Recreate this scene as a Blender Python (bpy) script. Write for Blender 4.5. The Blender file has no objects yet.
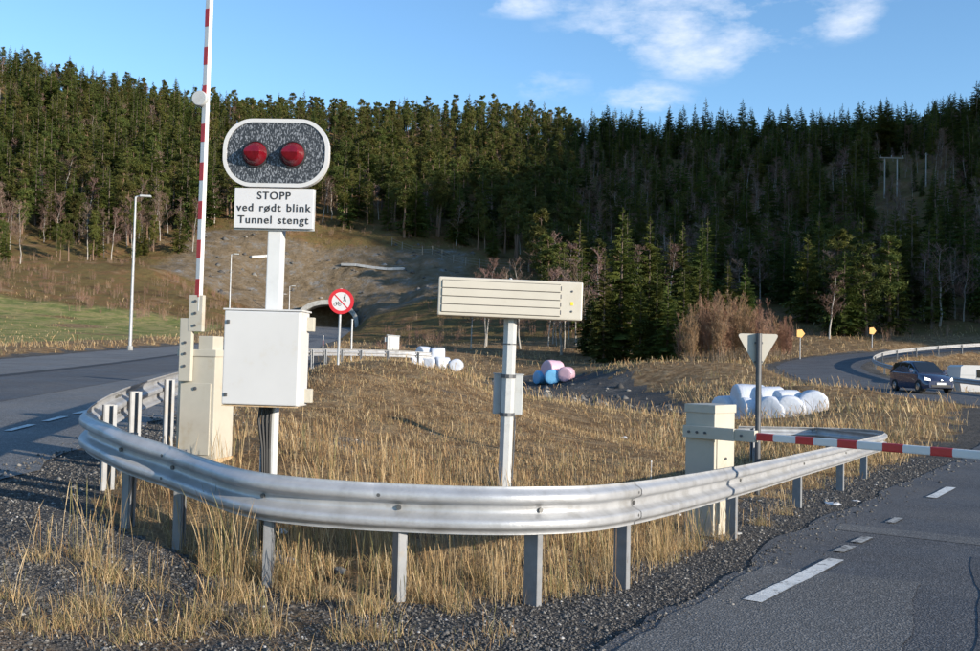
import bpy, bmesh, math, random
import numpy as np
from mathutils import Vector, Matrix

random.seed(7); RNG = np.random.default_rng(11)
S = bpy.context.scene
COL = S.collection

# ------------------------------------------------------------------ camera
W0, H0_, FPX = 980.0, 651.0, 950.0
CAM = np.array([0.0, 0.0, 1.6]); PITCH = math.atan(32.5/FPX); ROLL = math.radians(1.3)
cf = np.array([0, math.cos(PITCH), math.sin(PITCH)]); cr = np.array([1.0, 0, 0]); cu = np.array([0, -math.sin(PITCH), math.cos(PITCH)])
cr2 = cr*math.cos(ROLL) + cu*math.sin(ROLL); cu2 = cu*math.cos(ROLL) - cr*math.sin(ROLL)
camd = bpy.data.cameras.new('camera'); cam = bpy.data.objects.new('camera', camd); COL.objects.link(cam)
camd.sensor_width = 36.0; camd.lens = 36.0*FPX/W0; camd.clip_start = 0.05; camd.clip_end = 6000
M4 = Matrix(((cr2[0], cu2[0], -cf[0], CAM[0]), (cr2[1], cu2[1], -cf[1], CAM[1]), (cr2[2], cu2[2], -cf[2], CAM[2]), (0, 0, 0, 1)))
cam.matrix_world = M4; S.camera = cam
S.cycles.max_bounces = 5; S.cycles.diffuse_bounces = 3; S.cycles.glossy_bounces = 2; S.cycles.transmission_bounces = 2

# ------------------------------------------------------------------ light
SUN_EL = math.radians(13.0); SUN_AZ = math.atan2(0.82, -0.57)          # clockwise from +Y
sd = np.array([math.sin(SUN_AZ)*math.cos(SUN_EL), math.cos(SUN_AZ)*math.cos(SUN_EL), math.sin(SUN_EL)])
sl = bpy.data.lights.new('sun', 'SUN'); sl.energy = 4.3; sl.angle = math.radians(0.5); sl.color = (1.0, 0.89, 0.74)
so = bpy.data.objects.new('sun', sl); COL.objects.link(so)
so.rotation_euler = Vector(-sd).to_track_quat('-Z', 'Y').to_euler(); so.location = (40, -30, 40)
S.view_settings.view_transform = 'Standard'; S.view_settings.look = 'None'; S.view_settings.gamma = 1.0
S.view_settings.exposure = 0.85; S.view_settings.use_curve_mapping = False

def raydir(px, py):
    r = cf + (px-W0/2)/FPX*cr2 - (py-H0_/2)/FPX*cu2
    return r
def P(px, py, d):
    r = raydir(px, py); return CAM + r*(d/r[1])
def proj(x, y, z):
    dx, dy, dz = x-CAM[0], y-CAM[1], z-CAM[2]
    w = np.maximum(dx*cf[0]+dy*cf[1]+dz*cf[2], 1e-3)
    a = dx*cr2[0]+dy*cr2[1]+dz*cr2[2]; b = dx*cu2[0]+dy*cu2[1]+dz*cu2[2]
    return W0/2+FPX*a/w, H0_/2-FPX*b/w

# world: physical sky with thin fair-weather clouds at their directions
wd = bpy.data.worlds.new('World'); S.world = wd; wd.use_nodes = True
nt = wd.node_tree; nt.nodes.clear()
def wn(t, **k):
    n = nt.nodes.new(t)
    for a, b in k.items(): setattr(n, a, b)
    return n
wo = wn('ShaderNodeOutputWorld'); bg = wn('ShaderNodeBackground'); bg.inputs[1].default_value = 0.15
sky = wn('ShaderNodeTexSky', sky_type='NISHITA'); sky.sun_disc = False; sky.sun_elevation = SUN_EL; sky.sun_rotation = SUN_AZ
sky.altitude = 100; sky.air_density = 1.0; sky.dust_density = 0.0; sky.ozone_density = 3.0
tc = wn('ShaderNodeTexCoord')
nz = wn('ShaderNodeTexNoise'); nz.inputs['Scale'].default_value = 13.0; nz.inputs['Detail'].default_value = 7.0; nz.inputs['Roughness'].default_value = 0.62
mp = wn('ShaderNodeMapping'); mp.inputs['Scale'].default_value = (1.0, 1.0, 2.4)
nt.links.new(tc.outputs['Generated'], mp.inputs['Vector']); nt.links.new(mp.outputs[0], nz.inputs['Vector'])
def math_node(op, a, b=None, clamp=False):
    n = wn('ShaderNodeMath', operation=op); n.use_clamp = clamp
    for i, v in enumerate((a, b)):
        if v is None: continue
        if isinstance(v, (int, float)): n.inputs[i].default_value = v
        else: nt.links.new(v, n.inputs[i])
    return n.outputs[0]
clouds = [(690, 20, 150, 48, 1.0), (705, 45, 90, 40, .9), (845, 14, 40, 30, .95), (645, 98, 60, 20, .8), (530, 4, 90, 16, .75),
          (545, 85, 60, 18, .45), (905, -30, 60, 30, .7), (400, -20, 70, 20, .5)]
dirs = [(raydir(px, py), rx/FPX, ry/FPX, a) for px, py, rx, ry, a in clouds]
for k in range(26):                                      # the same sort of clouds all round the sky
    az = math.radians(52 + k*256/26 + (k*37 % 9)); el = math.radians(14 + (k*53 % 47))
    dirs.append((np.array([math.sin(az)*math.cos(el), math.cos(az)*math.cos(el), math.sin(el)]), .07+.02*(k % 4), .03+.01*(k % 3), .6+.1*(k % 4)))
acc = None
for dv, rx, ry, a in dirs:
    dv = dv/np.linalg.norm(dv); hz = np.cross(dv, (0, 0, 1)); hz /= np.linalg.norm(hz); vz = np.cross(hz, dv)
    def dot(v, s):
        n = wn('ShaderNodeVectorMath', operation='DOT_PRODUCT'); nt.links.new(tc.outputs['Generated'], n.inputs[0]); n.inputs[1].default_value = tuple(v*s); return n.outputs['Value']
    u = math_node('POWER', math_node('ABSOLUTE', dot(hz, 1/rx)), 2.0); v = math_node('POWER', math_node('ABSOLUTE', dot(vz, 1/ry)), 2.0)
    f = math_node('SUBTRACT', 1.0, math_node('ADD', u, v), True)
    f = math_node('MULTIPLY', f, math_node('GREATER_THAN', dot(dv, 1.0), 0.0)); f = math_node('MULTIPLY', f, a)
    acc = f if acc is None else math_node('MAXIMUM', acc, f)
cm = math_node('MULTIPLY', math_node('SUBTRACT', math_node('ADD', math_node('MULTIPLY', nz.outputs[0], 2.9), math_node('MULTIPLY', acc, 0.75)), 1.66), 1.15, True)
cm = math_node('MULTIPLY', cm, math_node('MULTIPLY', acc, 1.6, True)); cm = math_node('MULTIPLY', cm, 0.66)
mixc = wn('ShaderNodeMixRGB'); nt.links.new(cm, mixc.inputs[0]); hsat = wn('ShaderNodeHueSaturation'); hsat.inputs['Saturation'].default_value = 1.06; nt.links.new(sky.outputs[0], hsat.inputs['Color']); nt.links.new(hsat.outputs[0], mixc.inputs[1]); mixc.inputs[2].default_value = (3.9, 4.1, 4.5, 1)
nt.links.new(mixc.outputs[0], bg.inputs[0]); nt.links.new(bg.outputs[0], wo.inputs[0])

# ------------------------------------------------------------------ materials
MATS = {}
def mat(name, col, rough=0.6, metal=0.0, spec=0.5, var=0.0, scale=8.0, bump=0.0, bscale=40.0, col2=None, thr=None, dirt=None, rand=0.0, emit=None, trans=0.0, coat=0.0, stretch=None):
    """procedural principled material: base colour, noise variation to col2, grime, fine relief, per-object variation"""
    if name in MATS: return MATS[name]
    m = bpy.data.materials.new(name); m.use_nodes = True; t = m.node_tree; n = t.nodes; L = t.links
    b = n['Principled BSDF']; b.inputs['Roughness'].default_value = rough; b.inputs['Metallic'].default_value = metal
    b.inputs['Specular IOR Level'].default_value = spec; b.inputs['Coat Weight'].default_value = coat
    tcn = n.new('ShaderNodeTexCoord'); vec = tcn.outputs['Object']
    if stretch:
        mpn = n.new('ShaderNodeMapping'); mpn.inputs['Scale'].default_value = stretch; L.new(vec, mpn.inputs[0]); vec = mpn.outputs[0]
    cur = None
    def noise(sc, det=5.0, ro=.6):
        x = n.new('ShaderNodeTexNoise'); x.inputs['Scale'].default_value = sc; x.inputs['Detail'].default_value = det; x.inputs['Roughness'].default_value = ro
        L.new(vec, x.inputs['Vector']); return x
    def ramp(src, a, b2):
        r = n.new('ShaderNodeMapRange'); r.inputs[1].default_value = a; r.inputs[2].default_value = b2; L.new(src, r.inputs[0]); return r.outputs[0]
    def mix(fac, c1, c2, bt='MIX'):
        x = n.new('ShaderNodeMixRGB'); x.blend_type = bt
        if isinstance(fac, float): x.inputs[0].default_value = fac
        else: L.new(fac, x.inputs[0])
        for i, c in ((1, c1), (2, c2)):
            if isinstance(c, tuple): x.inputs[i].default_value = (*c[:3], 1)
            else: L.new(c, x.inputs[i])
        return x.outputs[0]
    cur = tuple(col)
    c2 = col2 if col2 else tuple(max(0, c*(1-var)) for c in col)
    if var or col2:
        t0, t1 = thr if thr else (.35, .65)
        cur = mix(ramp(noise(scale).outputs[0], t0, t1), tuple(col), tuple(c2))
    if dirt:
        dc, ds, d0, d1 = dirt
        cur = mix(ramp(noise(ds, 8, .7).outputs[0], d0, d1), cur, tuple(dc))
    if rand:
        oi = n.new('ShaderNodeObjectInfo'); hs = n.new('ShaderNodeHueSaturation')
        L.new(ramp(oi.outputs['Random'], 0, 1), hs.inputs['Value']); r = hs.inputs['Value'].links[0].from_node
        r.inputs[3].default_value = 1-rand; r.inputs[4].default_value = 1+rand
        if isinstance(cur, tuple): hs.inputs['Color'].default_value = (*cur, 1)
        else: L.new(cur, hs.inputs['Color'])
        cur = hs.outputs[0]
    if isinstance(cur, tuple): b.inputs['Base Color'].default_value = (*cur, 1)
    else: L.new(cur, b.inputs['Base Color'])
    if bump:
        bn = n.new('ShaderNodeBump'); bn.inputs['Strength'].default_value = bump; bn.inputs['Distance'].default_value = 0.02
        L.new(noise(bscale).outputs[0], bn.inputs['Height']); L.new(bn.outputs[0], b.inputs['Normal'])
    if emit: b.inputs['Emission Color'].default_value = (*emit[:3], 1); b.inputs['Emission Strength'].default_value = emit[3]
    MATS[name] = m; return m

GALV = mat('galvanised_steel', (.47, .48, .50), .42, .35, .5, var=.22, scale=5, bump=.12, bscale=30, dirt=((.30, .29, .27), 2.5, .55, .80))
POSTM = mat('galvanised_post', (.26, .27, .285), .5, .2, .5, var=.2, scale=9, dirt=((.33, .27, .2), 4, .55, .8))
BOLTM = mat('dark_bolt', (.14, .14, .14), .5, .6)
WHITEP = mat('white_enamel', (.57, .57, .57), .35, 0, .5, var=.05, scale=3, dirt=((.5, .44, .34), 3.0, .58, .9))
WHITEA = mat('white_arm_paint', (.66, .66, .65), .35, var=.04, scale=3, dirt=((.55, .55, .48), 6, .55, .9))
REDA = mat('red_band_film', (.52, .03, .03), .35, var=.12, scale=20)
CREAM = mat('cream_enamel', (.48, .45, .38), .45, var=.1, scale=4, dirt=((.36, .27, .15), 3.5, .56, .85))
CREAML = mat('cream_sign_housing', (.50, .47, .405), .42, var=.05, scale=4, dirt=((.45, .4, .3), 2, .6, .9))
RUST = mat('rusty_edge', (.42, .24, .10), .8, var=.5, scale=30, col2=(.55, .45, .3))
GREYB = mat('grey_box_enamel', (.42, .44, .45), .45, var=.08, scale=5, dirt=((.28, .26, .22), 5, .55, .85))
BLACK = mat('black_cable', (.012, .012, .013), .5)
LETTER = mat('black_letter_film', (.02, .02, .022), .6)
REDL = mat('red_lamp_lens', (.17, .005, .012), .2, 0, .6, coat=.6, var=.3, scale=18)
CONC = mat('concrete', (.36, .36, .35), .85, var=.3, scale=3, bump=.4, bscale=25, dirt=((.2, .19, .17), 1.2, .55, .8))
PLASTIC = mat('white_bale_wrap', (.60, .63, .70), .28, 0, .5, var=.10, scale=5, bump=.9, bscale=7, stretch=(4, 1, 1), dirt=((.42, .42, .42), 3, .58, .85))
PINKW = mat('pink_bale_wrap', (.62, .40, .48), .3, 0, .5, var=.1, scale=5, bump=.5, bscale=9)
BLUEW = mat('blue_bale_wrap', (.15, .40, .66), .3, 0, .5, var=.1, scale=5, bump=.5, bscale=9)
REDS = mat('red_sign_film', (.55, .02, .03), .4, var=.08, scale=9)
WHITES = mat('white_sign_film', (.59, .59, .60), .4, var=.04, scale=9)
DARKM = mat('dark_grey_steel', (.10, .105, .115), .5, .3, var=.2, scale=10)
ORANGE = mat('yellow_orange_sign', (.62, .28, .02), .5, var=.1, scale=6)
GLASS = mat('dark_glass', (.015, .018, .022), .06, 0, .8)
CARB = mat('blue_car_paint', (.040, .050, .10), .25, .35, .5, coat=1.0)
RUBBER = mat('rubber', (.015, .015, .015), .8)
CHROME = mat('bright_trim', (.6, .6, .6), .2, .9)
LAMPON = mat('lit_headlight', (.9, .9, .85), .2, emit=(1, .93, .8, 1.6))
YEL = mat('yellow_sticker', (.75, .55, .03), .5)
WOOD = mat('weathered_wood', (.30, .27, .23), .85, var=.3, scale=3)
INNER = mat('tunnel_lining', (.10, .10, .095), .9, var=.3, scale=1)
ROCK = mat('grey_rock', (.26, .255, .25), .9, col2=(.12, .115, .105), scale=1.6, bump=.8, bscale=6, rand=.25)

def speckle_mat():
    m = bpy.data.materials.new('speckled_backing_board'); m.use_nodes = True; t = m.node_tree; b = t.nodes['Principled BSDF']; b.inputs['Roughness'].default_value = .5
    c = t.nodes.new('ShaderNodeTexCoord'); mp_ = t.nodes.new('ShaderNodeMapping'); mp_.inputs['Scale'].default_value = (1, 1, .45)
    v = t.nodes.new('ShaderNodeTexVoronoi'); v.inputs['Scale'].default_value = 120; n = t.nodes.new('ShaderNodeTexNoise'); n.inputs['Scale'].default_value = 135; n.inputs['Detail'].default_value = 2
    t.links.new(c.outputs['Object'], mp_.inputs[0]); t.links.new(mp_.outputs[0], v.inputs['Vector']); t.links.new(mp_.outputs[0], n.inputs['Vector'])
    r = t.nodes.new('ShaderNodeMapRange'); r.inputs[1].default_value = .52; r.inputs[2].default_value = .64; t.links.new(n.outputs[0], r.inputs[0])
    x = t.nodes.new('ShaderNodeMixRGB'); x.inputs[1].default_value = (.028, .032, .038, 1); x.inputs[2].default_value = (.26, .28, .31, 1)
    t.links.new(r.outputs[0], x.inputs[0]); t.links.new(x.outputs[0], b.inputs['Base Color']); return m
SPECK = speckle_mat()

# ------------------------------------------------------------------ mesh helpers
def link(o, parent=None):
    COL.objects.link(o)
    if parent is not None: o.parent = parent
    return o
def tag(o, label=None, cat=None, group=None, kind=None):
    if label: o['label'] = label
    if cat: o['category'] = cat
    if group: o['group'] = group
    if kind: o['kind'] = kind
    return o
def thing(name, label, cat, loc=(0, 0, 0), rotz=0.0, tilt=0.0, group=None):
    o = bpy.data.objects.new(name, None); COL.objects.link(o); o.empty_display_size = .2
    o.location = tuple(float(v) for v in loc); o.rotation_euler = (0, tilt, rotz); return tag(o, label, cat, group)
def frame_from(d):
    d = Vector(d).normalized(); a = Vector((0, 0, 1)) if abs(d.z) < .95 else Vector((1, 0, 0))
    x = d.cross(a).normalized(); return x, d.cross(x).normalized()
class MB:
    def __init__(s): s.bm = bmesh.new()
    def box(s, c, size, bevel=0.0, rz=0.0, rx=0.0, ry=0.0, seg=2):
        g = bmesh.ops.create_cube(s.bm, size=1.0); vs = g['verts']
        if bevel > 0:
            for v in vs: v.co = Vector((v.co.x*size[0], v.co.y*size[1], v.co.z*size[2]))
            es = {e for v in vs for e in v.link_edges}
            r = bmesh.ops.bevel(s.bm, geom=list(es), offset=bevel, segments=seg, affect='EDGES', profile=.6)
            vs = list({v for f in r['faces'] for v in f.verts} | {v for v in vs if v.is_valid})
            # bevel keeps the flat faces too; gather connected
            seen = set(vs); st = list(vs)
            while st:
                v = st.pop()
                for e in v.link_edges:
                    w = e.other_vert(v)
                    if w not in seen: seen.add(w); st.append(w)
            vs = list(seen); M = Matrix.Identity(4)
        else: M = Matrix.Diagonal((*size, 1))
        R = Matrix.Translation(c) @ Matrix.Rotation(rz, 4, 'Z') @ Matrix.Rotation(ry, 4, 'Y') @ Matrix.Rotation(rx, 4, 'X') @ M
        for v in vs: v.co = R @ v.co
        return s
    def tube(s, pts, radii, n=8, caps=True, phase=0.0):
        pts = [Vector(p) for p in pts]
        if not hasattr(radii, '__len__'): radii = [radii]*len(pts)
        rings = []; X = None
        for i, p in enumerate(pts):
            d = (pts[min(i+1, len(pts)-1)] - pts[max(i-1, 0)]).normalized()
            if X is None: X, Y = frame_from(d)
            else:
                X = (X - d*X.dot(d)).normalized(); Y = d.cross(X)
            rings.append([s.bm.verts.new(p + (X*math.cos(2*math.pi*k/n+phase) + Y*math.sin(2*math.pi*k/n+phase))*radii[i]) for k in range(n)])
        for a, b in zip(rings, rings[1:]):
            for k in range(n): s.bm.faces.new((a[k], a[(k+1) % n], b[(k+1) % n], b[k]))
        if caps: s.bm.faces.new(rings[0][::-1]); s.bm.faces.new(rings[-1])
        return s
    def lathe(s, prof, n=24, axis='Z', c=(0, 0, 0), caps=True):
        """prof: (r, h) pairs turned about the axis through c"""
        rings = []
        for r, h in prof:
            ring = []
            for k in range(n):
                a = 2*math.pi*k/n; u, v = r*math.cos(a), r*math.sin(a)
                co = {'Z': (u, v, h), 'Y': (u, h, v), 'X': (h, u, v)}[axis]
                ring.append(s.bm.verts.new(Vector(co)+Vector(c)))
            rings.append(ring)
        for a, b in zip(rings, rings[1:]):
            for k in range(n): s.bm.faces.new((a[k], a[(k+1) % n], b[(k+1) % n], b[k]))
        if caps: s.bm.faces.new(rings[0]); s.bm.faces.new(rings[-1])
        return s
    def prism(s, poly, y0, y1, hole=None):
        """outline in x,z extruded along y"""
        A = [s.bm.verts.new((x, y0, z)) for x, z in poly]; B = [s.bm.verts.new((x, y1, z)) for x, z in poly]; n = len(poly)
        for k in range(n): s.bm.faces.new((A[k], A[(k+1) % n], B[(k+1) % n], B[k]))
        if hole:
            C = [s.bm.verts.new((x, y0, z)) for x, z in hole]; D = [s.bm.verts.new((x, y1, z)) for x, z in hole]
            for k in range(n):
                j = (k+1) % n
                s.bm.faces.new((C[k], D[k], D[j], C[j])); s.bm.faces.new((A[k], C[k], C[j], A[j])); s.bm.faces.new((B[k], B[j], D[j], D[k]))
        else: s.bm.faces.new(A); s.bm.faces.new(B)
        return s
    def build(s, name, m, parent=None, smooth=False, label=None):
        bmesh.ops.recalc_face_normals(s.bm, faces=s.bm.faces[:])
        me = bpy.data.meshes.new(name); s.bm.to_mesh(me); s.bm.free()
        if smooth:
            for p in me.polygons: p.use_smooth = True
            me.set_sharp_from_angle(angle=math.radians(40))
        me.materials.append(m); o = bpy.data.objects.new(name, me); link(o, parent)
        if label: o['label'] = label
        return o
def np_mesh(name, V, F, mats, col=None, mi=None, smooth=False):
    me = bpy.data.meshes.new(name); V = np.ascontiguousarray(V, dtype=np.float32); F = np.ascontiguousarray(F, dtype=np.int32); k = F.shape[1]
    me.vertices.add(len(V)); me.vertices.foreach_set('co', V.ravel())
    me.loops.add(F.size); me.loops.foreach_set('vertex_index', F.ravel())
    me.polygons.add(len(F)); me.polygons.foreach_set('loop_start', np.arange(0, F.size, k, dtype=np.int32))
    for m in mats: me.materials.append(m)
    if mi is not None: me.polygons.foreach_set('material_index', np.asarray(mi, dtype=np.int32))
    if smooth: me.polygons.foreach_set('use_smooth', np.ones(len(F), dtype=bool))
    me.update(calc_edges=True)
    if col is not None:
        for nm, c in col.items():
            a = me.attributes.new(nm, 'FLOAT_COLOR', 'POINT'); a.data.foreach_set('color', np.ascontiguousarray(c, dtype=np.float32).ravel())
    return me
def round_rect(w, h, r, n=10, cx=0, cz=0):
    out = []
    for sx, sz, a0 in ((1, 1, 0), (-1, 1, 90), (-1, -1, 180), (1, -1, 270)):
        for k in range(n+1):
            a = math.radians(a0+90*k/n); out.append((cx+sx*(w/2-r)+r*math.cos(a), cz+sz*(h/2-r)+r*math.sin(a)))
    return out
def catmull(pts, step):
    pts = np.asarray(pts, float); Q = np.vstack([2*pts[0]-pts[1], pts, 2*pts[-1]-pts[-2]]); out = []
    for i in range(1, len(Q)-2):
        p0, p1, p2, p3 = Q[i-1:i+3]; n = max(2, int(np.linalg.norm(p2-p1)/step))
        for t in np.linspace(0, 1, n, endpoint=False):
            out.append(.5*((2*p1)+(-p0+p2)*t+(2*p0-5*p1+4*p2-p3)*t*t+(-p0+3*p1-3*p2+p3)*t**3))
    out.append(Q[-2]); return np.array(out)

# ------------------------------------------------------------------ noise
def hash2(i, j, s):
    h = (i.astype(np.int64)*374761393 + j.astype(np.int64)*668265263 + s*1442695041) & 0x7fffffff
    h = ((h ^ (h >> 13))*1274126177) & 0x7fffffff
    return ((h ^ (h >> 16)) & 0xffff)/65535.0
def vnoise(x, y, s=0):
    i, j = np.floor(x), np.floor(y); u, v = x-i, y-j; u = u*u*(3-2*u); v = v*v*(3-2*v)
    return (hash2(i, j, s)*(1-u)+hash2(i+1, j, s)*u)*(1-v) + (hash2(i, j+1, s)*(1-u)+hash2(i+1, j+1, s)*u)*v
def fbm(x, y, s=0, o=4):
    r = 0; a = .5; f = 1.0
    for k in range(o): r = r + a*(vnoise(x*f, y*f, s+k)-.5); a *= .5; f *= 2.03
    return r*2
def sstep(a, b, x):
    t = np.clip((x-a)/(b-a), 0, 1); return t*t*(3-2*t)

# ------------------------------------------------------------------ guardrail line (pixel x, pixel y of the top, distance)
RAIL_PX = [(432, 352.5, 48.5), (395, 350.5, 47), (350, 349, 44), (305, 348.5, 38), (262, 354, 28), (218, 364, 18), (180, 372, 12.5), (131, 387, 9.7), (103, 400, 8.45), (90, 411, 8.0),
           (99, 418, 7.62), (114, 424, 7.35), (131, 432, 7.2), (175, 446, 7.0), (198, 454, 6.85), (265, 472, 6.38), (400, 483, 6.22), (540, 486, 6.29), (632, 481, 7.08),
           (739, 465, 10.0), (803, 452, 12.9), (845, 443, 15.3), (868, 437, 17.3), (881, 434, 18.5), (878, 430.5, 19.7), (838, 428, 20.3), (738, 426, 20.4)]
RAIL = catmull([P(*q) for q in RAIL_PX], .08)
# ------------------------------------------------------------------ roads (centre lines)
MAIN_C = np.array([(-3.5, -60, -.6), (-6.5, -30, .0), (-9.9, 0, .25), (-11.1, 11, .42), (-14.3, 38, .98), (-17.3, 60, 1.55), (-19.4, 78, 2.1), (-23.4, 119, 3.6), (-28.4, 166, 6.3), (-31, 190, 7.4), (-33, 206, 8.2)])
MAIN_W = lambda y: 6.3 - 1.7*sstep(52, 100, y)
el = [(-3.4, -1.0, .12), (-1.5, 2.5, .06), (.55, 5.2, 0), (1.95, 7.7, -.14), (3.2, 10.2, -.25), (5.05, 13.2, -.36), (7.6, 17.2, -.45), (11.6, 23.0, -.5), (15.5, 29.5, -.3), (19, 36.5, .02)]
EDGE_R = np.array(el)
tang = np.gradient(EDGE_R[:, :2], axis=0); tang /= np.linalg.norm(tang, axis=1)[:, None]
SIDE_C = EDGE_R + np.c_[tang[:, 1]*3.3, -tang[:, 0]*3.3, .02*np.ones(len(el))]
SIDE_C = np.vstack([[(-8.0, -14.5, .1)], SIDE_C])
BEND_C = np.array([(29, 8, -.6), (26.8, 24, -.3), (24.8, 36, .0), (23.8, 45, .1), (23.2, 56, .40), (23.8, 66, 1.0), (26.2, 75.5, 1.6), (31.5, 84, 2.3), (41, 92, 3.1), (54, 99, 3.9), (78, 108, 5.2), (110, 116, 7)])
ROADS = [(catmull(MAIN_C, 1.0), MAIN_W), (catmull(SIDE_C, .6), lambda y: 3.3+0*y), (catmull(BEND_C, .8), lambda y: 3.1+0*y)]

# ------------------------------------------------------------------ terrain
cp = [tuple(p - np.array([0, 0, .76])) for p in RAIL[::12]]
def C(px, py, d): cp.append(tuple(P(px, py, d)))
for q in [(400, 363, 25), (330, 366, 22), (362, 361, 27), (460, 381, 26), (520, 406, 28), (560, 425, 26), (400, 472, 13), (503, 494, 11), (300, 438, 12), (250, 452, 10), (620, 441, 24), (660, 471, 15),
          (450, 440, 17), (560, 470, 14), (340, 378, 22.5),
          (600, 396, 60), (640, 406, 50), (550, 389, 70), (700, 421, 38), (520, 398, 55), (780, 424, 38), (830, 424, 30),
          (640, 364, 68), (720, 363, 66), (690, 363, 72), (800, 387, 46), (850, 405, 36), (760, 400, 45), (640, 386, 62), (610, 366, 75), (700, 388, 55), (880, 408, 36),
          (435, 367, 85), (555, 382, 76), (490, 372, 85), (480, 352, 105), (420, 336, 130), (480, 300, 155), (560, 350, 105), (600, 358, 98), (700, 361, 92), (560, 275, 190),
          (480, 255, 192), (450, 238, 205), (520, 255, 200),
          (0, 335, 80), (100, 325, 105), (160, 335, 95), (0, 308, 112), (100, 300, 128), (0, 236, 180), (100, 243, 182), (190, 300, 135), (190, 232, 190), (60, 270, 150), (150, 270, 155), (230, 224, 200), (225, 300, 145),
          (245, 325, 150), (262, 300, 168), (280, 255, 186), (330, 228, 200), (370, 240, 196), (400, 262, 184), (300, 290, 178), (330, 290, 178), (360, 290, 178), (400, 300, 168), (430, 320, 145), (430, 290, 166),
          (-10, 80, 320), (100, 106, 320), (205, 121, 330), (350, 130, 330), (500, 130, 330), (640, 150, 330), (720, 143, 325), (820, 151, 312), (900, 151, 300), (980, 137, 280),
          (800, 250, 195), (900, 255, 175), (980, 250, 165), (650, 250, 200), (700, 310, 130), (850, 320, 125), (950, 320, 118), (560, 210, 245), (350, 180, 262), (200, 170, 258), (60, 160, 250),
          (930, 386, 62), (985, 397, 58), (960, 395, 60), (985, 366, 84)]: C(*q)
for q in [(-30, -30, .5), (0, -20, .3), (0, -60, .5), (40, -60, 0), (30, -10, -.8), (45, 20, -1.5), (60, 40, -1), (70, 70, 1), (-60, 10, 1.5), (-60, 45, 2.6), (-90, 60, 4), (-100, -40, 3), (100, 0, -2), (110, 60, 2),
          (-2.0, 4.0, 0), (-4, 4.5, .12), (-6, 7, .25), (0, 3.2, .05), (-3, 1, .1),
          (-160, 130, 22), (-200, 210, 58), (-240, 320, 100), (-150, 80, 9), (-300, 100, 30),
          (110, 100, 14), (140, 60, 12), (150, 140, 44), (200, 200, 105), (180, 90, 62), (230, 120, 115), (260, 190, 140), (320, 120, 165), (270, 74, 114), (226, 34, 102), (214, -26, 24), (200, -110, 6), (185, 48, 66), (150, -20, 4), (310, -50, 55), (300, 20, 110), (420, 0, 150), (420, 150, 170), (120, -60, 0), (300, -180, 30),  # includes the unseen right-hand ridge, its heights shaped to shade the hillside
          (200, 320, 92), (0, 450, 82), (-200, 450, 100), (200, 450, 96), (0, 700, 70), (-400, 600, 90), (450, 600, 110), (-500, 0, 40), (500, -200, 10), (-400, -400, 10), (300, -500, 5), (0, -400, 0)]: cp.append(q)
for r_, w_ in ROADS:
    for p in r_[::7]:
        if p[1] < 171: cp.append(tuple(p))
cp = np.array(cp)
keep = []                                           # drop near-duplicates
for i, p in enumerate(cp):
    tol = .25+.012*np.hypot(p[0], p[1])
    if all(np.hypot(*(cp[j, :2]-p[:2])) > tol for j in keep): keep.append(i)
cp = cp[keep]; cc = .9+.03*np.hypot(cp[:, 0], cp[:, 1])
D = np.hypot(cp[:, None, 0]-cp[None, :, 0], cp[:, None, 1]-cp[None, :, 1]); N = len(cp)
A = np.zeros((N+3, N+3)); A[:N, :N] = -np.sqrt(D**2+1.0) ; A[:N, :N] += np.eye(N)*.02; A[:N, N] = 1; A[:N, N+1:] = cp[:, :2]; A[N:, :N] = A[:N, N:].T
sol = np.linalg.solve(A, np.r_[cp[:, 2], 0, 0, 0])
def rbf(x, y):
    x = np.asarray(x, float).ravel(); y = np.asarray(y, float).ravel(); out = np.empty(len(x))
    for a in range(0, len(x), 20000):
        xx, yy = x[a:a+20000], y[a:a+20000]
        out[a:a+20000] = -np.sqrt((xx[:, None]-cp[:, 0])**2+(yy[:, None]-cp[:, 1])**2+1.0) @ sol[:N] + sol[N] + sol[N+1]*xx + sol[N+2]*yy
    return out
def near_line(x, y, L, with_s=False):
    """distance to a polyline and its height there"""
    bd = np.full(len(x), 1e9); bz = np.zeros(len(x)); bs = np.zeros(len(x)); sg = np.zeros(len(x))
    for i in range(len(L)-1):
        ax, ay, az = L[i]; dx, dy, dz = L[i+1]-L[i]; l2 = dx*dx+dy*dy+1e-9
        t = np.clip(((x-ax)*dx+(y-ay)*dy)/l2, 0, 1); ex, ey = x-ax-t*dx, y-ay-t*dy; d = ex*ex+ey*ey; m = d < bd
        bd[m] = d[m]; bz[m] = (az+t*dz)[m]; bs[m] = i+t[m]; sg[m] = (dx*ey-dy*ex)[m]
    return np.sqrt(bd), bz, bs, sg
ROADS_C = [(catmull(MAIN_C[:9], 4.0), MAIN_W), (catmull(SIDE_C, 1.5), ROADS[1][1]), (catmull(BEND_C, 2.5), ROADS[2][1])]
def road_info(x, y):
    """signed gap to the nearest asphalt edge (negative = on asphalt) and the road height"""
    best = np.full(len(x), 1e9); bz = np.zeros(len(x)); which = np.zeros(len(x), int)
    for k, (L, wf) in enumerate(ROADS_C):
        d, z, _, _ = near_line(x, y, L); g = d - wf(y); m = g < best
        best[m] = g[m]; bz[m] = z[m]; which[m] = k
    return best, bz, which
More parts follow.
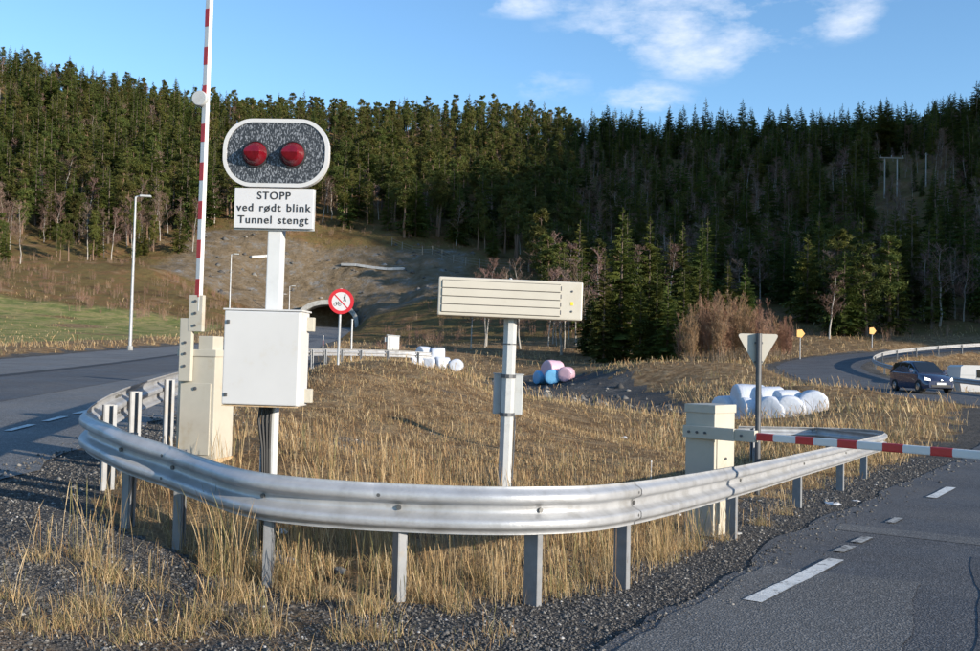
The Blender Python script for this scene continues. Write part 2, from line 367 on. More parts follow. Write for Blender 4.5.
def H(x, y, full=False):
    x = np.atleast_1d(np.asarray(x, float)); y = np.atleast_1d(np.asarray(y, float)); sh = x.shape; x = x.ravel(); y = y.ravel()
    z = rbf(x, y); dist = np.hypot(x, y)
    g, rz, wh = road_info(x, y)
    amp = .05 + .10*sstep(12, 30, dist) + .5*sstep(90, 160, dist)
    n = fbm(x/1.7, y/1.7, 3)*.035*sstep(.2, 1.2, g) + fbm(x/6, y/6, 9)*amp*.8*sstep(.5, 5, g) + fbm(x/17, y/17, 21)*(2.6*sstep(130, 230, dist))*sstep(4, 20, g)
    n = n + np.abs(fbm(x/6, y/6, 33))*1.3*rock_zone(x, y)*sstep(1, 5, g)
    z = z + n
    w = sstep(.15, 2.4, g); z = (rz-.010-.03*sstep(0, .7, -g))*(1-w) + z*w
    return (z.reshape(sh), g.reshape(sh), wh.reshape(sh)) if full else z.reshape(sh)
def rock_zone(x, y):
    """the blasted cutting round the tunnel mouth"""
    a = sstep(0, 10, x+64)*sstep(0, 12, 2-x)*sstep(0, 6, y-158)*sstep(0, 8, 197-y); return a
def Hs(x, y): return float(H([x], [y])[0])
def G(px, py, d0=2.0, d1=420.0):
    """where the sight line through a pixel of the photograph meets the ground"""
    r = raydir(px, py); ds = np.geomspace(d0, d1, 260); pts = CAM+r*(ds/r[1])[:, None]; hh = H(pts[:, 0], pts[:, 1]); i = np.argmax(pts[:, 2] < hh)
    if pts[i, 2] >= hh[i]: i = len(ds)-1
    a, b = ds[max(i-1, 0)], ds[i]
    ds = np.linspace(a, b, 24); pts = CAM+r*(ds/r[1])[:, None]; hh = H(pts[:, 0], pts[:, 1]); i = np.argmax(pts[:, 2] < hh); return np.array([pts[i, 0], pts[i, 1], hh[i]])
def in_poly(x, y, poly):
    c = np.zeros(len(x), bool); n = len(poly)
    for i in range(n):
        x0, y0 = poly[i][:2]; x1, y1 = poly[(i+1) % n][:2]
        c ^= ((y0 > y) != (y1 > y)) & (x < (x1-x0)*(y-y0)/(y1-y0+1e-12)+x0)
    return c
WEDGE = [(p[0], p[1]) for p in RAIL[::6]]
GFIELD = [(P(px, py, d)[0], P(px, py, d)[1]) for px, py, d in ((480, 392, 58), (500, 408, 43), (530, 414, 38), (640, 418, 38), (705, 420, 37), (690, 405, 50), (640, 388, 62), (575, 381, 80), (520, 380, 82))]
def zones(x, y, g=None, wh=None):
    """gravel, green turf, moss/forest floor, rock: how much of each ground lies where"""
    if g is None: _, g, wh = H(x, y, True)
    dist = np.hypot(x, y); nn = fbm(x/1.3, y/1.3, 51)
    grav = 1-sstep(.5, 1.5, g+nn*.9)
    inw = in_poly(x, y, WEDGE)
    fore = (~inw) & (dist < 17) & (g > 0) & (y < 18)
    grav = np.maximum(grav, fore*(.85+nn*.8))
    grav = np.maximum(grav, in_poly(x+nn*2, y+nn*2, GFIELD)*.95)
    grav = np.maximum(grav, inw*sstep(.25, .6, fbm(x/2.2, y/2.2, 77))*.8*(x < -.5))
    turf = sstep(52, 60, dist)*sstep(0, 5, -x-22-y*.035)*(1-sstep(116, 128, y))*sstep(-.2, .3, .4+fbm(x/9, y/9, 61))
    turf = turf*sstep(4, 7, g)
    moss = sstep(108, 125, dist)*sstep(0, 15, np.maximum(y-100, 0)+np.maximum(-x-70, 0))
    return np.clip(grav, 0, 1), np.clip(turf, 0, 1), np.clip(moss, 0, 1), rock_zone(x, y)

rings = np.r_[0.0, np.geomspace(.5, 1500, 520)]
ang = np.r_[np.radians(np.linspace(-34, 34, 440)), np.radians(np.linspace(34, 326, 150))[1:-1]]
RR, TT = np.meshgrid(rings[1:], ang, indexing='ij'); gx, gy = RR*np.sin(TT), RR*np.cos(TT)
hz_, gg, gwh = H(gx.ravel(), gy.ravel(), True)
zon = zones(gx.ravel(), gy.ravel(), gg, gwh)
V = np.vstack([[(0, 0, Hs(0, 0))], np.c_[gx.ravel(), gy.ravel(), hz_]])
nr, na = RR.shape; I = (np.arange(nr)[:, None]*na+np.arange(na)[None, :])+1; J = np.roll(I, -1, axis=1)
Q = np.stack([I[:-1], I[1:], J[1:], J[:-1]], -1).reshape(-1, 4)
F = np.vstack([Q[:, [0, 1, 2]], Q[:, [0, 2, 3]], np.c_[np.zeros(na, int), I[0], J[0]]])
zc = np.vstack([[(.5, 0, 0, 0)], np.stack(zon, 1)])
def ground_mat():
    m = bpy.data.materials.new('ground_soil_gravel_turf'); m.use_nodes = True; t = m.node_tree; n = t.nodes; L = t.links; b = n['Principled BSDF']; b.inputs['Roughness'].default_value = .95; b.inputs['Specular IOR Level'].default_value = .15
    geo = n.new('ShaderNodeNewGeometry'); pos = geo.outputs['Position']
    def noise(sc, det=6, ro=.6):
        x = n.new('ShaderNodeTexNoise'); x.inputs['Scale'].default_value = sc; x.inputs['Detail'].default_value = det; x.inputs['Roughness'].default_value = ro; L.new(pos, x.inputs['Vector']); return x.outputs[0]
    def ramp(src, stops):
        r = n.new('ShaderNodeValToRGB'); L.new(src, r.inputs[0]); e = r.color_ramp.elements
        while len(e) < len(stops): e.new(.5)
        for q, (p, c) in zip(e, stops): q.position = p; q.color = (*c, 1)
        return r.outputs[0]
    def mix(f, a, c):
        x = n.new('ShaderNodeMixRGB'); L.new(f, x.inputs[0]); L.new(a, x.inputs[1]); L.new(c, x.inputs[2]); return x.outputs[0]
    def mth(op, a, c, cl=False):
        x = n.new('ShaderNodeMath'); x.operation = op; x.use_clamp = cl
        for i, v in ((0, a), (1, c)):
            if isinstance(v, (int, float)): x.inputs[i].default_value = v
            else: L.new(v, x.inputs[i])
        return x.outputs[0]
    at = n.new('ShaderNodeAttribute'); at.attribute_name = 'zone'; sp = n.new('ShaderNodeSeparateColor'); L.new(at.outputs['Color'], sp.inputs[0])
    dry = ramp(noise(1.6, 9, .72), [(.3, (.10, .062, .034)), (.45, (.20, .125, .062)), (.56, (.29, .20, .11)), (.7, (.36, .27, .16))])
    vor = n.new('ShaderNodeTexVoronoi'); vor.inputs['Scale'].default_value = 38; L.new(pos, vor.inputs['Vector'])
    sepv = n.new('ShaderNodeSeparateColor'); L.new(vor.outputs['Color'], sepv.inputs[0])
    grav = ramp(sepv.outputs[0], [(0, (.045, .042, .04)), (.5, (.10, .095, .088)), (.93, (.16, .15, .14)), (1, (.34, .33, .32))])
    gfar = ramp(noise(.55, 8, .7), [(.3, (.05, .047, .045)), (.55, (.10, .095, .09)), (.7, (.2, .2, .2))])
    gm = n.new('ShaderNodeMixRGB'); gm.inputs[0].default_value = .45; L.new(grav, gm.inputs[1]); L.new(gfar, gm.inputs[2]); grav = gm.outputs[0]
    turf = ramp(noise(.35), [(.34, (.13, .16, .045)), (.46, (.21, .22, .07)), (.56, (.34, .28, .12)), (.66, (.16, .18, .055))])
    moss = ramp(noise(.16, 8, .68), [(.28, (.05, .036, .02)), (.38, (.13, .078, .03)), (.50, (.16, .12, .045)), (.58, (.19, .105, .045)), (.68, (.27, .19, .10)), (.82, (.12, .06, .026))])
    rock = ramp(noise(.42, 9, .72), [(.3, (.08, .058, .036)), (.44, (.17, .125, .075)), (.54, (.20, .155, .105)), (.62, (.20, .185, .165)), (.74, (.32, .32, .32))])
    nn = noise(2.5)
    def fz(s): return mth('MULTIPLY', mth('SUBTRACT', mth('ADD', s, mth('MULTIPLY', mth('SUBTRACT', nn, .5), .7)), .32), 2.8, True)
    c = mix(fz(sp.outputs[0]), dry, grav); c = mix(fz(sp.outputs[2]), c, moss); c = mix(fz(sp.outputs[1]), c, turf); c = mix(fz(at.outputs['Alpha']), c, rock)
    L.new(c, b.inputs['Base Color'])
    bp = n.new('ShaderNodeBump'); bp.inputs['Strength'].default_value = .8; bp.inputs['Distance'].default_value = .03; L.new(mth('ADD', noise(14), mth('MULTIPLY', vor.outputs[0], .8)), bp.inputs['Height'])
    bq = n.new('ShaderNodeBump'); bq.inputs['Strength'].default_value = .85; bq.inputs['Distance'].default_value = .7; L.new(noise(.8, 8, .7), bq.inputs['Height']); L.new(bp.outputs[0], bq.inputs['Normal'])
    L.new(bq.outputs[0], b.inputs['Normal']); return m
me = np_mesh('ground', V, F, [ground_mat()], {'zone': zc}, smooth=True)
tag(link(bpy.data.objects.new('ground', me)), kind='structure')

# ------------------------------------------------------------------ asphalt
def asphalt(name, base, dark, patch=.12):
    m = bpy.data.materials.new(name); m.use_nodes = True; t = m.node_tree; n = t.nodes; L = t.links; b = n['Principled BSDF']; b.inputs['Roughness'].default_value = .8; b.inputs['Specular IOR Level'].default_value = .35
    geo = n.new('ShaderNodeNewGeometry'); pos = geo.outputs['Position']
    def noise(sc, det=6, ro=.6):
        x = n.new('ShaderNodeTexNoise'); x.inputs['Scale'].default_value = sc; x.inputs['Detail'].default_value = det; x.inputs['Roughness'].default_value = ro; L.new(pos, x.inputs['Vector']); return x.outputs[0]
    def rmp(src, a, c):
        r = n.new('ShaderNodeMapRange'); r.inputs[1].default_value = a; r.inputs[2].default_value = c; L.new(src, r.inputs[0]); return r.outputs[0]
    def mix(f, a, c):
        x = n.new('ShaderNodeMixRGB')
        if isinstance(f, float): x.inputs[0].default_value = f
        else: L.new(f, x.inputs[0])
        for i, v in ((1, a), (2, c)):
            if isinstance(v, tuple): x.inputs[i].default_value = (*v, 1)
            else: L.new(v, x.inputs[i])
        return x.outputs[0]
    v = n.new('ShaderNodeTexVoronoi'); v.inputs['Scale'].default_value = 75; L.new(pos, v.inputs['Vector']); s = n.new('ShaderNodeSeparateColor'); L.new(v.outputs['Color'], s.inputs[0])
    c = mix(rmp(noise(.45, 4), .42, .58), base, dark)
    c = mix(rmp(s.outputs[0], .55, 1.0), c, tuple(min(1, q*2.1) for q in base))
    c = mix(rmp(noise(180, 2), .55, .75), c, tuple(q*.45 for q in base))
    c = mix(rmp(noise(1.7, 8, .75), .6, .78), c, (.12, .105, .085))
    L.new(c, b.inputs['Base Color'])
    r = n.new('ShaderNodeMapRange'); r.inputs[1].default_value = .35; r.inputs[2].default_value = .65; r.inputs[3].default_value = .62; r.inputs[4].default_value = .88; L.new(noise(.6, 4), r.inputs[0]); L.new(r.outputs[0], b.inputs['Roughness'])
    bp = n.new('ShaderNodeBump'); bp.inputs['Strength'].default_value = .7; bp.inputs['Distance'].default_value = .008; L.new(v.outputs[0], bp.inputs['Height']); L.new(bp.outputs[0], b.inputs['Normal']); return m
ASPH = asphalt('worn_grey_asphalt', (.135, .133, .13), (.105, .104, .103)); ASPH2 = asphalt('dark_asphalt', (.084, .085, .088), (.062, .063, .067)); ASPH3 = asphalt('near_black_asphalt', (.035, .035, .037), (.028, .028, .03))
PAINT = mat('white_road_paint', (.74, .74, .71), .7, var=.25, scale=4, dirt=((.14, .135, .13), 14, .56, .62), bump=.3, bscale=60)
PAINTW = mat('worn_road_paint', (.42, .42, .40), .8, dirt=((.09, .09, .09), 18, .45, .56))
def ribbon(name, line, o0, o1, m, dz=0.0, ragged=0.0, lab=None, n=7):
    """a strip along a line between two side offsets (+ = right of travel); lies dz above the road level, with a slight camber"""
    L = np.asarray(line); T = np.gradient(L[:, :2], axis=0); T /= np.linalg.norm(T, axis=1)[:, None]; N_ = np.c_[T[:, 1], -T[:, 0]]
    a = np.array([o0(p) if callable(o0) else o0 for p in L]); b = np.array([o1(p) if callable(o1) else o1 for p in L])
    if ragged: a = a+fbm(L[:, 0]*1.5, L[:, 1]*1.5, 5)*ragged; b = b+fbm(L[:, 0]*1.5, L[:, 1]*1.5, 6)*ragged
    cols = []
    for k in range(n):
        o = a+(b-a)*k/(n-1); cols.append(np.c_[L[:, :2]+N_*o[:, None], L[:, 2]+dz])
    V = np.stack(cols, 1).reshape(-1, 3); m_ = len(L); I = np.arange(m_*n).reshape(m_, n)
    Q = np.stack([I[:-1, :-1], I[:-1, 1:], I[1:, 1:], I[1:, :-1]], -1).reshape(-1, 4)
    o = bpy.data.objects.new(name, np_mesh(name, V, Q, [m], smooth=True)); return link(o)
mainL = catmull(MAIN_C, .5)
tag(ribbon('road', mainL, lambda p: -MAIN_W(p[1]), lambda p: MAIN_W(p[1]), ASPH, 0, .25), kind='structure')
sideL = catmull(SIDE_C, .3)
tag(ribbon('side_road', sideL, lambda p: -3.3, lambda p: 3.3, ASPH2, .004, .14), kind='structure')
bendL = catmull(BEND_C, .6)
tag(ribbon('bend_road', bendL, lambda p: -3.1, lambda p: 3.1, ASPH2, -.004, .1), kind='structure')
def cut(L, y0, y1): return L[(L[:, 1] >= y0) & (L[:, 1] <= y1)]
tag(ribbon('shaded_lane_strip', cut(mainL, 2, 110), lambda p: -.9, lambda p: 2.6, ASPH2, .006, .03), kind='structure')  # darker asphalt stands in for the shade lying over this lane
tag(ribbon('dark_road_strip', cut(mainL, 2, 110), lambda p: -1.35, lambda p: -.9, ASPH3, .010, .06), kind='structure')  # narrow strip of near-black asphalt along the left of that lane
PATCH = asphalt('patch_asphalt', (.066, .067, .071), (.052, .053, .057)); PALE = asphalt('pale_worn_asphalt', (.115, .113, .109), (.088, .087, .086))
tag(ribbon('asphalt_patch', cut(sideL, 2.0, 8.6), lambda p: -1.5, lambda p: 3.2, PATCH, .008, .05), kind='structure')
tag(ribbon('pale_asphalt_band', cut(sideL, 9.1, 10.0), lambda p: -3.0, lambda p: 3.2, PALE, .008, .15), kind='structure')
tag(ribbon('worn_asphalt_edge', cut(sideL, 1.0, 7.2), lambda p: -3.2, lambda p: -1.9, PALE, .011, .12), kind='structure')
def dashes(line, off, spans, w, m, dz, label, grp):
    d = np.r_[0, np.cumsum(np.linalg.norm(np.diff(line[:, :2], axis=0), axis=1))]
    T = np.gradient(line[:, :2], axis=0); T /= np.linalg.norm(T, axis=1)[:, None]
    for k, (s0, s1) in enumerate(spans):
        ss = np.arange(s0, s1+.01, .1); L = np.stack([np.interp(ss, d, line[:, j]) for j in range(3)], 1)
        o = ribbon('road_marking', L, off-w/2, off+w/2, m, dz, .015, n=3); lab = label[k] if isinstance(label, list) else label
        tag(o, lab, 'road marking', grp)
def s_at(line, y): d = np.r_[0, np.cumsum(np.linalg.norm(np.diff(line[:, :2], axis=0), axis=1))]; return float(np.interp(y, line[:, 1], d))

# painted dashes of the side road, placed where the photograph shows them
def dash_px(pts, w, m, label, n=10):
    a, b = [G(*q) for q in pts]; g, rz, wh = road_info(np.linspace(a[0], b[0], n), np.linspace(a[1], b[1], n))
    L = np.c_[np.linspace(a[0], b[0], n), np.linspace(a[1], b[1], n), rz]
    tag(ribbon('road_marking', L, -w/2, w/2, m, .016, .012, n=4), label, 'road marking')
dash_px(((752, 607), (836, 565)), .13, PAINT, 'bright white dash on the near asphalt, longest of the lane markings')
dash_px(((931, 501), (951, 490.5)), .15, PAINT, 'short white dash on the asphalt beyond the red-and-white boom')
dash_px(((838, 557), (851, 551)), .11, PAINTW, 'faint worn dash just past the long white dash')
dash_px(((856, 547.5), (868, 542)), .11, PAINTW, 'faint worn dash, second past the long white dash')
dash_px(((890, 527), (899, 522)), .11, PAINTW, 'faint worn dash nearer the short white dash')
dd = mainL; so0 = s_at(dd, 9.6)
dashes(dd, 4.75, [(so0+k*1.45, so0+k*1.45+.95) for k in range(22)], .12, PAINT, .014, 'white edge dash in the line along the left road beside the guardrail', 'edge dashes of the left road')

# ------------------------------------------------------------------ guardrails
prof = catmull([(z, o) for o, z in ((.028, 0), (.032, .020), (.078, .048), (.083, .075), (.076, .10), (.012, .130), (.006, .156), (.012, .182), (.076, .212), (.083, .238), (.078, .264), (.032, .292), (.028, .312))], .014)
def arclen(L): return np.r_[0, np.cumsum(np.linalg.norm(np.diff(L, axis=0), axis=1))]
def resample(L, s): d = arclen(L); return np.stack([np.interp(s, d, L[:, j]) for j in range(3)], 1)
def beam_mesh(L, s0, s1, out, proud=0.0, step=.09, dent=None):
    ss = np.linspace(s0, s1, max(3, int((s1-s0)/step))); p = resample(L, ss); e = .05
    T = resample(L, np.minimum(ss+e, arclen(L)[-1])) - resample(L, np.maximum(ss-e, 0)); T[:, 2] = 0; T /= np.linalg.norm(T, axis=1)[:, None]
    N_ = np.c_[T[:, 1], -T[:, 0], np.zeros(len(T))]*out
    k = len(prof); loop = [(z, o) for z, o in prof] + [(z, o-.004) for z, o in prof[::-1]]
    V = []
    for i in range(len(ss)):
        for z, o in loop:
            oo = o+proud
            if dent: oo -= dent[1]*math.exp(-((ss[i]-dent[0])/dent[2])**2)*max(0, (z-.14)/.17)
            V.append(p[i]+N_[i]*oo+np.array([0, 0, z-.312]))
    m_ = len(loop); I = np.arange(len(ss)*m_).reshape(len(ss), m_); J = np.roll(I, -1, 1)
    Q = np.stack([I[:-1], I[1:], J[1:], J[:-1]], -1).reshape(-1, 4)
    me = np_mesh('beam', np.array(V), Q, [GALV], smooth=True); me.set_sharp_from_angle(angle=math.radians(50)); return me
def post_obj(parent, p, T, out, height, w=.062, twist=.5):
    """C-channel post on the inner side of the beam"""
    b = MB(); n = np.array([T[1], -T[0]])*out; c = np.array([p[0], p[1]])-n*.068
    rz = math.atan2(n[1], n[0])-math.pi/2+(twist if out > 0 else 0)          # local y = outwards, the post set a little askew
    if out > 0 and n[0] > 0 and n[1] < 0: rz = math.atan2(-.64, .77)-math.pi/2
    zt, zb = p[2]-.035, p[2]-height-.35
    hh = zt-zb; zc_ = (zt+zb)/2
    def L2(x, y): return (c[0]+x*math.cos(rz)-y*math.sin(rz), c[1]+x*math.sin(rz)+y*math.cos(rz), zc_)
    b.box(L2(w/2-.003, 0), (.006, .11, hh), rz=rz); b.box(L2(0, .052), (w-.014, .006, hh), rz=rz); b.box(L2(-.002, -.052), (w-.010, .006, hh), rz=rz); b.box(L2(-w/2+.002, -.035), (.006, .026, hh), rz=rz); b.box(L2(-w/2+.002, .035), (.006, .026, hh), rz=rz)
    b.build('post', POSTM, parent)
def guardrail(label, L, out, cuts, posts, height=.75, bolts=True, near=True, dents={}):
    base = L[len(L)//2]; root = thing('guardrail', label, 'guardrail', (base[0], base[1], base[2]-.75)); off = Vector(root.location)
    for i, (a, b) in enumerate(zip(cuts, cuts[1:])):
        me = beam_mesh(L, max(0, a-.12), min(arclen(L)[-1], b), out, .006*(i % 2), .09 if near else .4, dents.get(i)); o = bpy.data.objects.new('beam', me); link(o, root); o.location = -off
    T_all = np.gradient(L, axis=0)
    bm_b = None
    for s in posts:
        p = resample(L, [s])[0]; q = resample(L, [min(s+.05, arclen(L)[-1])])[0]-resample(L, [max(s-.05, 0)])[0]; T = q[:2]/np.linalg.norm(q[:2])
        hgt = p[2]-Hs(p[0], p[1])
        post_obj(root, p, T, out, max(hgt, .3)); root.children[-1].location = -off
        if bolts:
            n = Vector((T[1], -T[0], 0))*out; c = Vector(p)+Vector((0, 0, -.156))
            MB().tube([c+n*.004, c+n*.024], .016, 8).build('bolt', BOLTM, root).location = -off
    if bolts and near:
        me = None
        for a in cuts[1:-1]:
            for dz in (-.095, -.217):
                for ds in (-.16, -.04):
                    p = resample(L, [a+ds])[0]; q = resample(L, [a+ds+.05])[0]-resample(L, [a+ds-.05])[0]; T = q[:2]/np.linalg.norm(q[:2]); n = Vector((T[1], -T[0], 0))*out
                    c = Vector(p)+Vector((0, 0, dz+(.022 if dz > -.15 else -.022))); o_ = .058
                    MB().tube([c+n*o_, c+n*(o_+.026)], .013, 6).build('bolt', BOLTM, root).location = -off
    return root
def s_px(px, lo, hi):
    """arc length where the rail passes a pixel column"""
    d = arclen(RAIL); m = (d >= lo) & (d <= hi); xs, _ = proj(RAIL[:, 0], RAIL[:, 1], RAIL[:, 2]-.2); i = np.argmin(np.abs(np.where(m, xs, 1e9)-px)); return float(d[i])
dR = arclen(RAIL); nose = s_px(90, 0, 1e9)
fr = [s_px(p, nose, 1e9) for p in (124, 177, 265, 401, 540, 630, 739, 803, 845, 868)]; send = dR[-1]
ends = [s_px(868, nose, send-6)]
bk = [nose-.35, nose-1.55]; s = nose-3.3
while s > .3: bk.append(s); s -= 2.0
cuts_n = [0.02] + sorted([nose-1.3-4.3*k for k in range(0, int((nose-1.3)/4.3)+1) if nose-1.3-4.3*k > 1]) + [s_px(198, nose, 1e9)-.15, s_px(382, nose, 1e9), s_px(632, nose, 1e9)+.1, s_px(812, nose, 1e9), s_px(851, nose, 1e9), send-.02]
near_curl = [send-.3, send-1.9]
guardrail('galvanised guardrail curving round the grassy wedge in the foreground', RAIL, -1 if False else 1, cuts_n, bk+fr+near_curl, dents={len(cuts_n)-6: (s_px(388, nose, 1e9), .03, .05)})
# rail on the inside of the far bend
T = np.gradient(bendL[:, :2], axis=0); T /= np.linalg.norm(T, axis=1)[:, None]
inner = np.c_[bendL[:, :2]+np.c_[T[:, 1], -T[:, 0]]*4.0, bendL[:, 2]+.72]; inner = inner[(bendL[:, 1] > 30) & (bendL[:, 0] < 62)]
li = arclen(inner)[-1]
guardrail('galvanised guardrail on the inside of the far road bend behind the blue car', inner, -1, list(np.arange(.05, li, 4.3))+[li-.02], list(np.arange(1, li, 4.0)), near=False, bolts=False)

# ------------------------------------------------------------------ flashing stop signal with its text plate and cabinet
def text_mesh(name, body, size, loc, m, parent, thick=.0015):
    cu_ = bpy.data.curves.new(name, 'FONT'); cu_.body = body; cu_.size = size; cu_.align_x = 'CENTER'; cu_.align_y = 'CENTER'; cu_.extrude = thick; cu_.offset = .0007; cu_.space_character = 1.14; cu_.space_word = 1.25
    o = bpy.data.objects.new(name, cu_); COL.objects.link(o); dg = bpy.context.evaluated_depsgraph_get(); me = bpy.data.meshes.new_from_object(o.evaluated_get(dg)); bpy.data.objects.remove(o)
    me.materials.clear(); me.materials.append(m); q = bpy.data.objects.new(name, me); link(q, parent); q.location = loc; q.rotation_euler = (math.radians(90), 0, 0); return q
def stadium(w, h, r, n=12): return round_rect(w, h, r, n)
base = P(264.5, 576, 6.95); base[2] = Hs(base[0], base[1])
k = 6.95/FPX
sg = thing('stop_signal', 'twin red flashing stop signal with tunnel closed text plate on white post', 'traffic signal', base, math.radians(-4), math.radians(.35))
zt = lambda py: 1.6-(py-352.9)*k - base[2]           # height above the base for a pixel row of this mast
MB().box((0, 0, zt(190)/2-.1), (.105, .105, zt(190)+.2), .008).build('post', mat('white_post_paint', (.60, .61, .61), .4, var=.08, scale=6, dirt=((.42, .42, .42), 3, .55, .85)), sg)
bw, bh, bz = 107*k, 68*k, (zt(121)+zt(188))/2
boardp = (.0, -.085, bz)
br = MB().prism(round_rect(bw-.04, bh-.04, (bh-.04)*.44, 12), -.012, .02).build('backing_board', SPECK, sg); br.location = boardp
rim = MB().prism(round_rect(bw, bh, bh*.44, 12), -.02, .028, hole=round_rect(bw-.054, bh-.054, (bh-.054)*.44, 12)).build('rim', WHITEP, sg); rim.location = boardp
for sx in (-1, 1):
    pr = [(.098, .01), (.098, -.012), (.094, -.03), (.086, -.05), (.07, -.075), (.046, -.094), (.02, -.102), (.002, -.103)]
    lm = MB(); lm.lathe([(.091*q, 0) for q in (1, .98, .93, .86, .75, .62, .48, .33, .18, .004)], 28, 'Y')
    for v in lm.bm.verts:                              # wedge-nosed lens with a level crease
        rr_ = math.hypot(v.co.x, v.co.z)/.091; v.co.y = -.10*min(1.0, max(0.0, (1-rr_)*2.6))**.6*(1-.55*(abs(v.co.z)/.091)**1.0)-.002
    l = lm.build('red_lamp', REDL, sg, smooth=True); l.location = (sx*.138-.012, -.095, bz-.01)
    MB().lathe([(.099, .0), (.099, -.016), (.090, -.018), (.090, .0)], 20, 'Y', caps=False).build('lens_ring', LETTER, l)
pw, ph, pz = 80*k, 40*k, (zt(189)+zt(230))/2
tp = MB().box((0, 0, 0), (pw, .022, ph), .004).build('text_plate', WHITES, sg); tp.location = (-.004, -.08, pz)
MB().box((0, .018, -.006), (pw+.012, .012, ph+.012), .003).build('plate_frame', GREYB, tp)
for body, dz, fs in (('STOPP', .089, .078), ('ved rodt blink', .002, .081), ('Tunnel stengt', -.087, .081)):
    lt = text_mesh('lettering', body, fs, (0, -.0125, dz), LETTER, tp)
    if 'rodt' in body:                                # the stroke that turns the o into ø
        bmx = bmesh.new(); bmx.from_mesh(lt.data); seen = set(); isl = []
        for v in bmx.verts:
            if v in seen: continue
            st_ = [v]; seen.add(v); xs_ = []
            while st_:
                u = st_.pop(); xs_.append(u.co.copy())
                for e in u.link_edges:
                    w_ = e.other_vert(u)
                    if w_ not in seen: seen.add(w_); st_.append(w_)
            c_ = ((min(q.x for q in xs_)+max(q.x for q in xs_))/2, (min(q.y for q in xs_)+max(q.y for q in xs_))/2)
            if all(abs(c_[0]-q[0]) > .006 for q in isl): isl.append(c_)
        bmx.free(); isl.sort(); ox, oy = isl[4]
        MB().box((ox, -.0127, dz+oy), (.062, .003, .0075), ry=math.radians(-52)).build('letter_stroke', LETTER, tp)
for dz in (-.1, .1): MB().box((0, -.062, pz+dz), (.14, .02, .03), .003).build('clamp', GREYB, sg)
cw, ch, cz = 75*k, 91*k, (zt(313)+zt(403))/2
cab = MB().box((0, 0, 0), (cw, .23, ch), .012).build('control_cabinet', WHITEP, sg); cab.location = (.01, -.175, cz)
MB().box((0, -.124, .0), (cw-.012, .022, ch-.012), .008).build('cabinet_door', WHITEP, cab)
MB().box((0, -.117, -ch/2-.004), (cw*.98, .03, .008), .002).build('rusty_drip_edge', RUST, cab)
MB().box((0, 0, ch/2+.006), (cw+.02, .25, .012), .003).build('cabinet_roof', WHITEP, cab)
for dz in (-.26, .25):
    MB().box((-cw/2+.035, -.139, dz), (.022, .012, .026), .003).build('hinge', BOLTM, cab)
    MB().box((cw/2+.02, .06, dz), (.06, .05, .10), .004).build('mounting_bracket', CREAM, cab)
for i, x in enumerate((-.045, -.02, .006, .03)):
    MB().tube([(x, -.07, cz-ch/2+.05), (x*1.1-.01, -.075, cz-ch/2-.12), (x*.7+.0, -.066, cz-ch/2-.32), (x*.6+.01, -.064, cz-ch/2-.6), (x*.5, -.06, .02)], .011, 6).build('cable', BLACK, sg)
MB().box((0, 0, .02), (.20, .20, .10), .01).build('base_plate', CONC, sg)

# ------------------------------------------------------------------ rotating slat sign on its octagonal mast
gb = P(504, 494, 11.0); gb[2] = Hs(gb[0], gb[1]); k = 11.0/FPX; yh = 358.3
vs = thing('variable_message_sign', 'cream slatted message sign box on a mast in the dry grass', 'road sign', gb, math.radians(4), math.radians(.9)); zt = lambda py: 1.6-(py-yh)*k-gb[2]
MB().tube([(0, 0, -.3), (0, 0, zt(316))], .078, 8, phase=math.pi/8).build('mast', mat('pale_mast', (.52, .53, .53), .45, .2, var=.1, scale=6, dirt=((.35, .34, .32), 3, .55, .85)), vs)
sw, sh, szc = 142.5*k, 38*k, (zt(280.5)+zt(318.5))/2
hs = MB().box((0, 0, 0), (sw, .24, sh), .018).build('housing', CREAML, vs); hs.location = (-.025, -.10, szc)
MB().box((-.11, -.119, 0), (sw-.30, .012, sh-.07), .002).build('slat_recess', mat('dark_gap', (.06, .055, .05), .8), hs)
for i in range(4): MB().box((-.11, -.128, (i-1.5)*(sh-.075)/4), (sw-.305, .016, (sh-.075)/4-.009), .003).build('slat', CREAML, hs)
for i in range(4): MB().box((sw/2-.255, -.130, (i-1.5)*(sh-.075)/4), (.012, .014, .05), .002).build('slat_bearing', DARKM, hs)
MB().box((sw/2-.125, -.122, -.03), (.032, .006, .04), .001).build('sticker', YEL, hs)
for dz in (.11, -.12): MB().lathe([(.012, 0), (.012, -.01), (.004, -.012)], 10, 'Y', (sw/2-.125, -.119, dz)).build('lock', DARKM, hs)
MB().lathe([(.02, 0), (.02, .02), (.006, .03)], 10, 'Z', (0, 0, sh/2-.005)).build('lifting_eye', GREYB, hs)
jb = MB().box((0, 0, 0), (29*k, .16, 40*k), .01).build('junction_box', GREYB, vs); jb.location = (.015, .155, (zt(375)+zt(414))/2)
MB().box((0, .0, 20*k+.005), (29*k+.02, .18, .01), .002).build('box_lid', GREYB, jb)
for py in (376, 414): MB().lathe([(.085, -.02), (.088, -.02), (.088, .02), (.085, .02)], 12, 'Z', (0, 0, zt(py)), caps=False).build('strap', DARKM, vs)
for py in (344,): MB().lathe([(.081, -.006), (.084, -.006), (.084, .006), (.081, .006)], 12, 'Z', (0, 0, zt(py)), caps=False).build('strap', DARKM, vs)
MB().tube([(.09, .1, zt(414)), (.10, .05, zt(422)), (.095, .0, zt(430)), (.09, .0, zt(470)), (.085, 0, .05)], .009, 6).build('cable', DARKM, vs)
MB().lathe([(.2, -.3), (.2, .03), (.17, .05)], 16).build('foundation', CONC, vs)

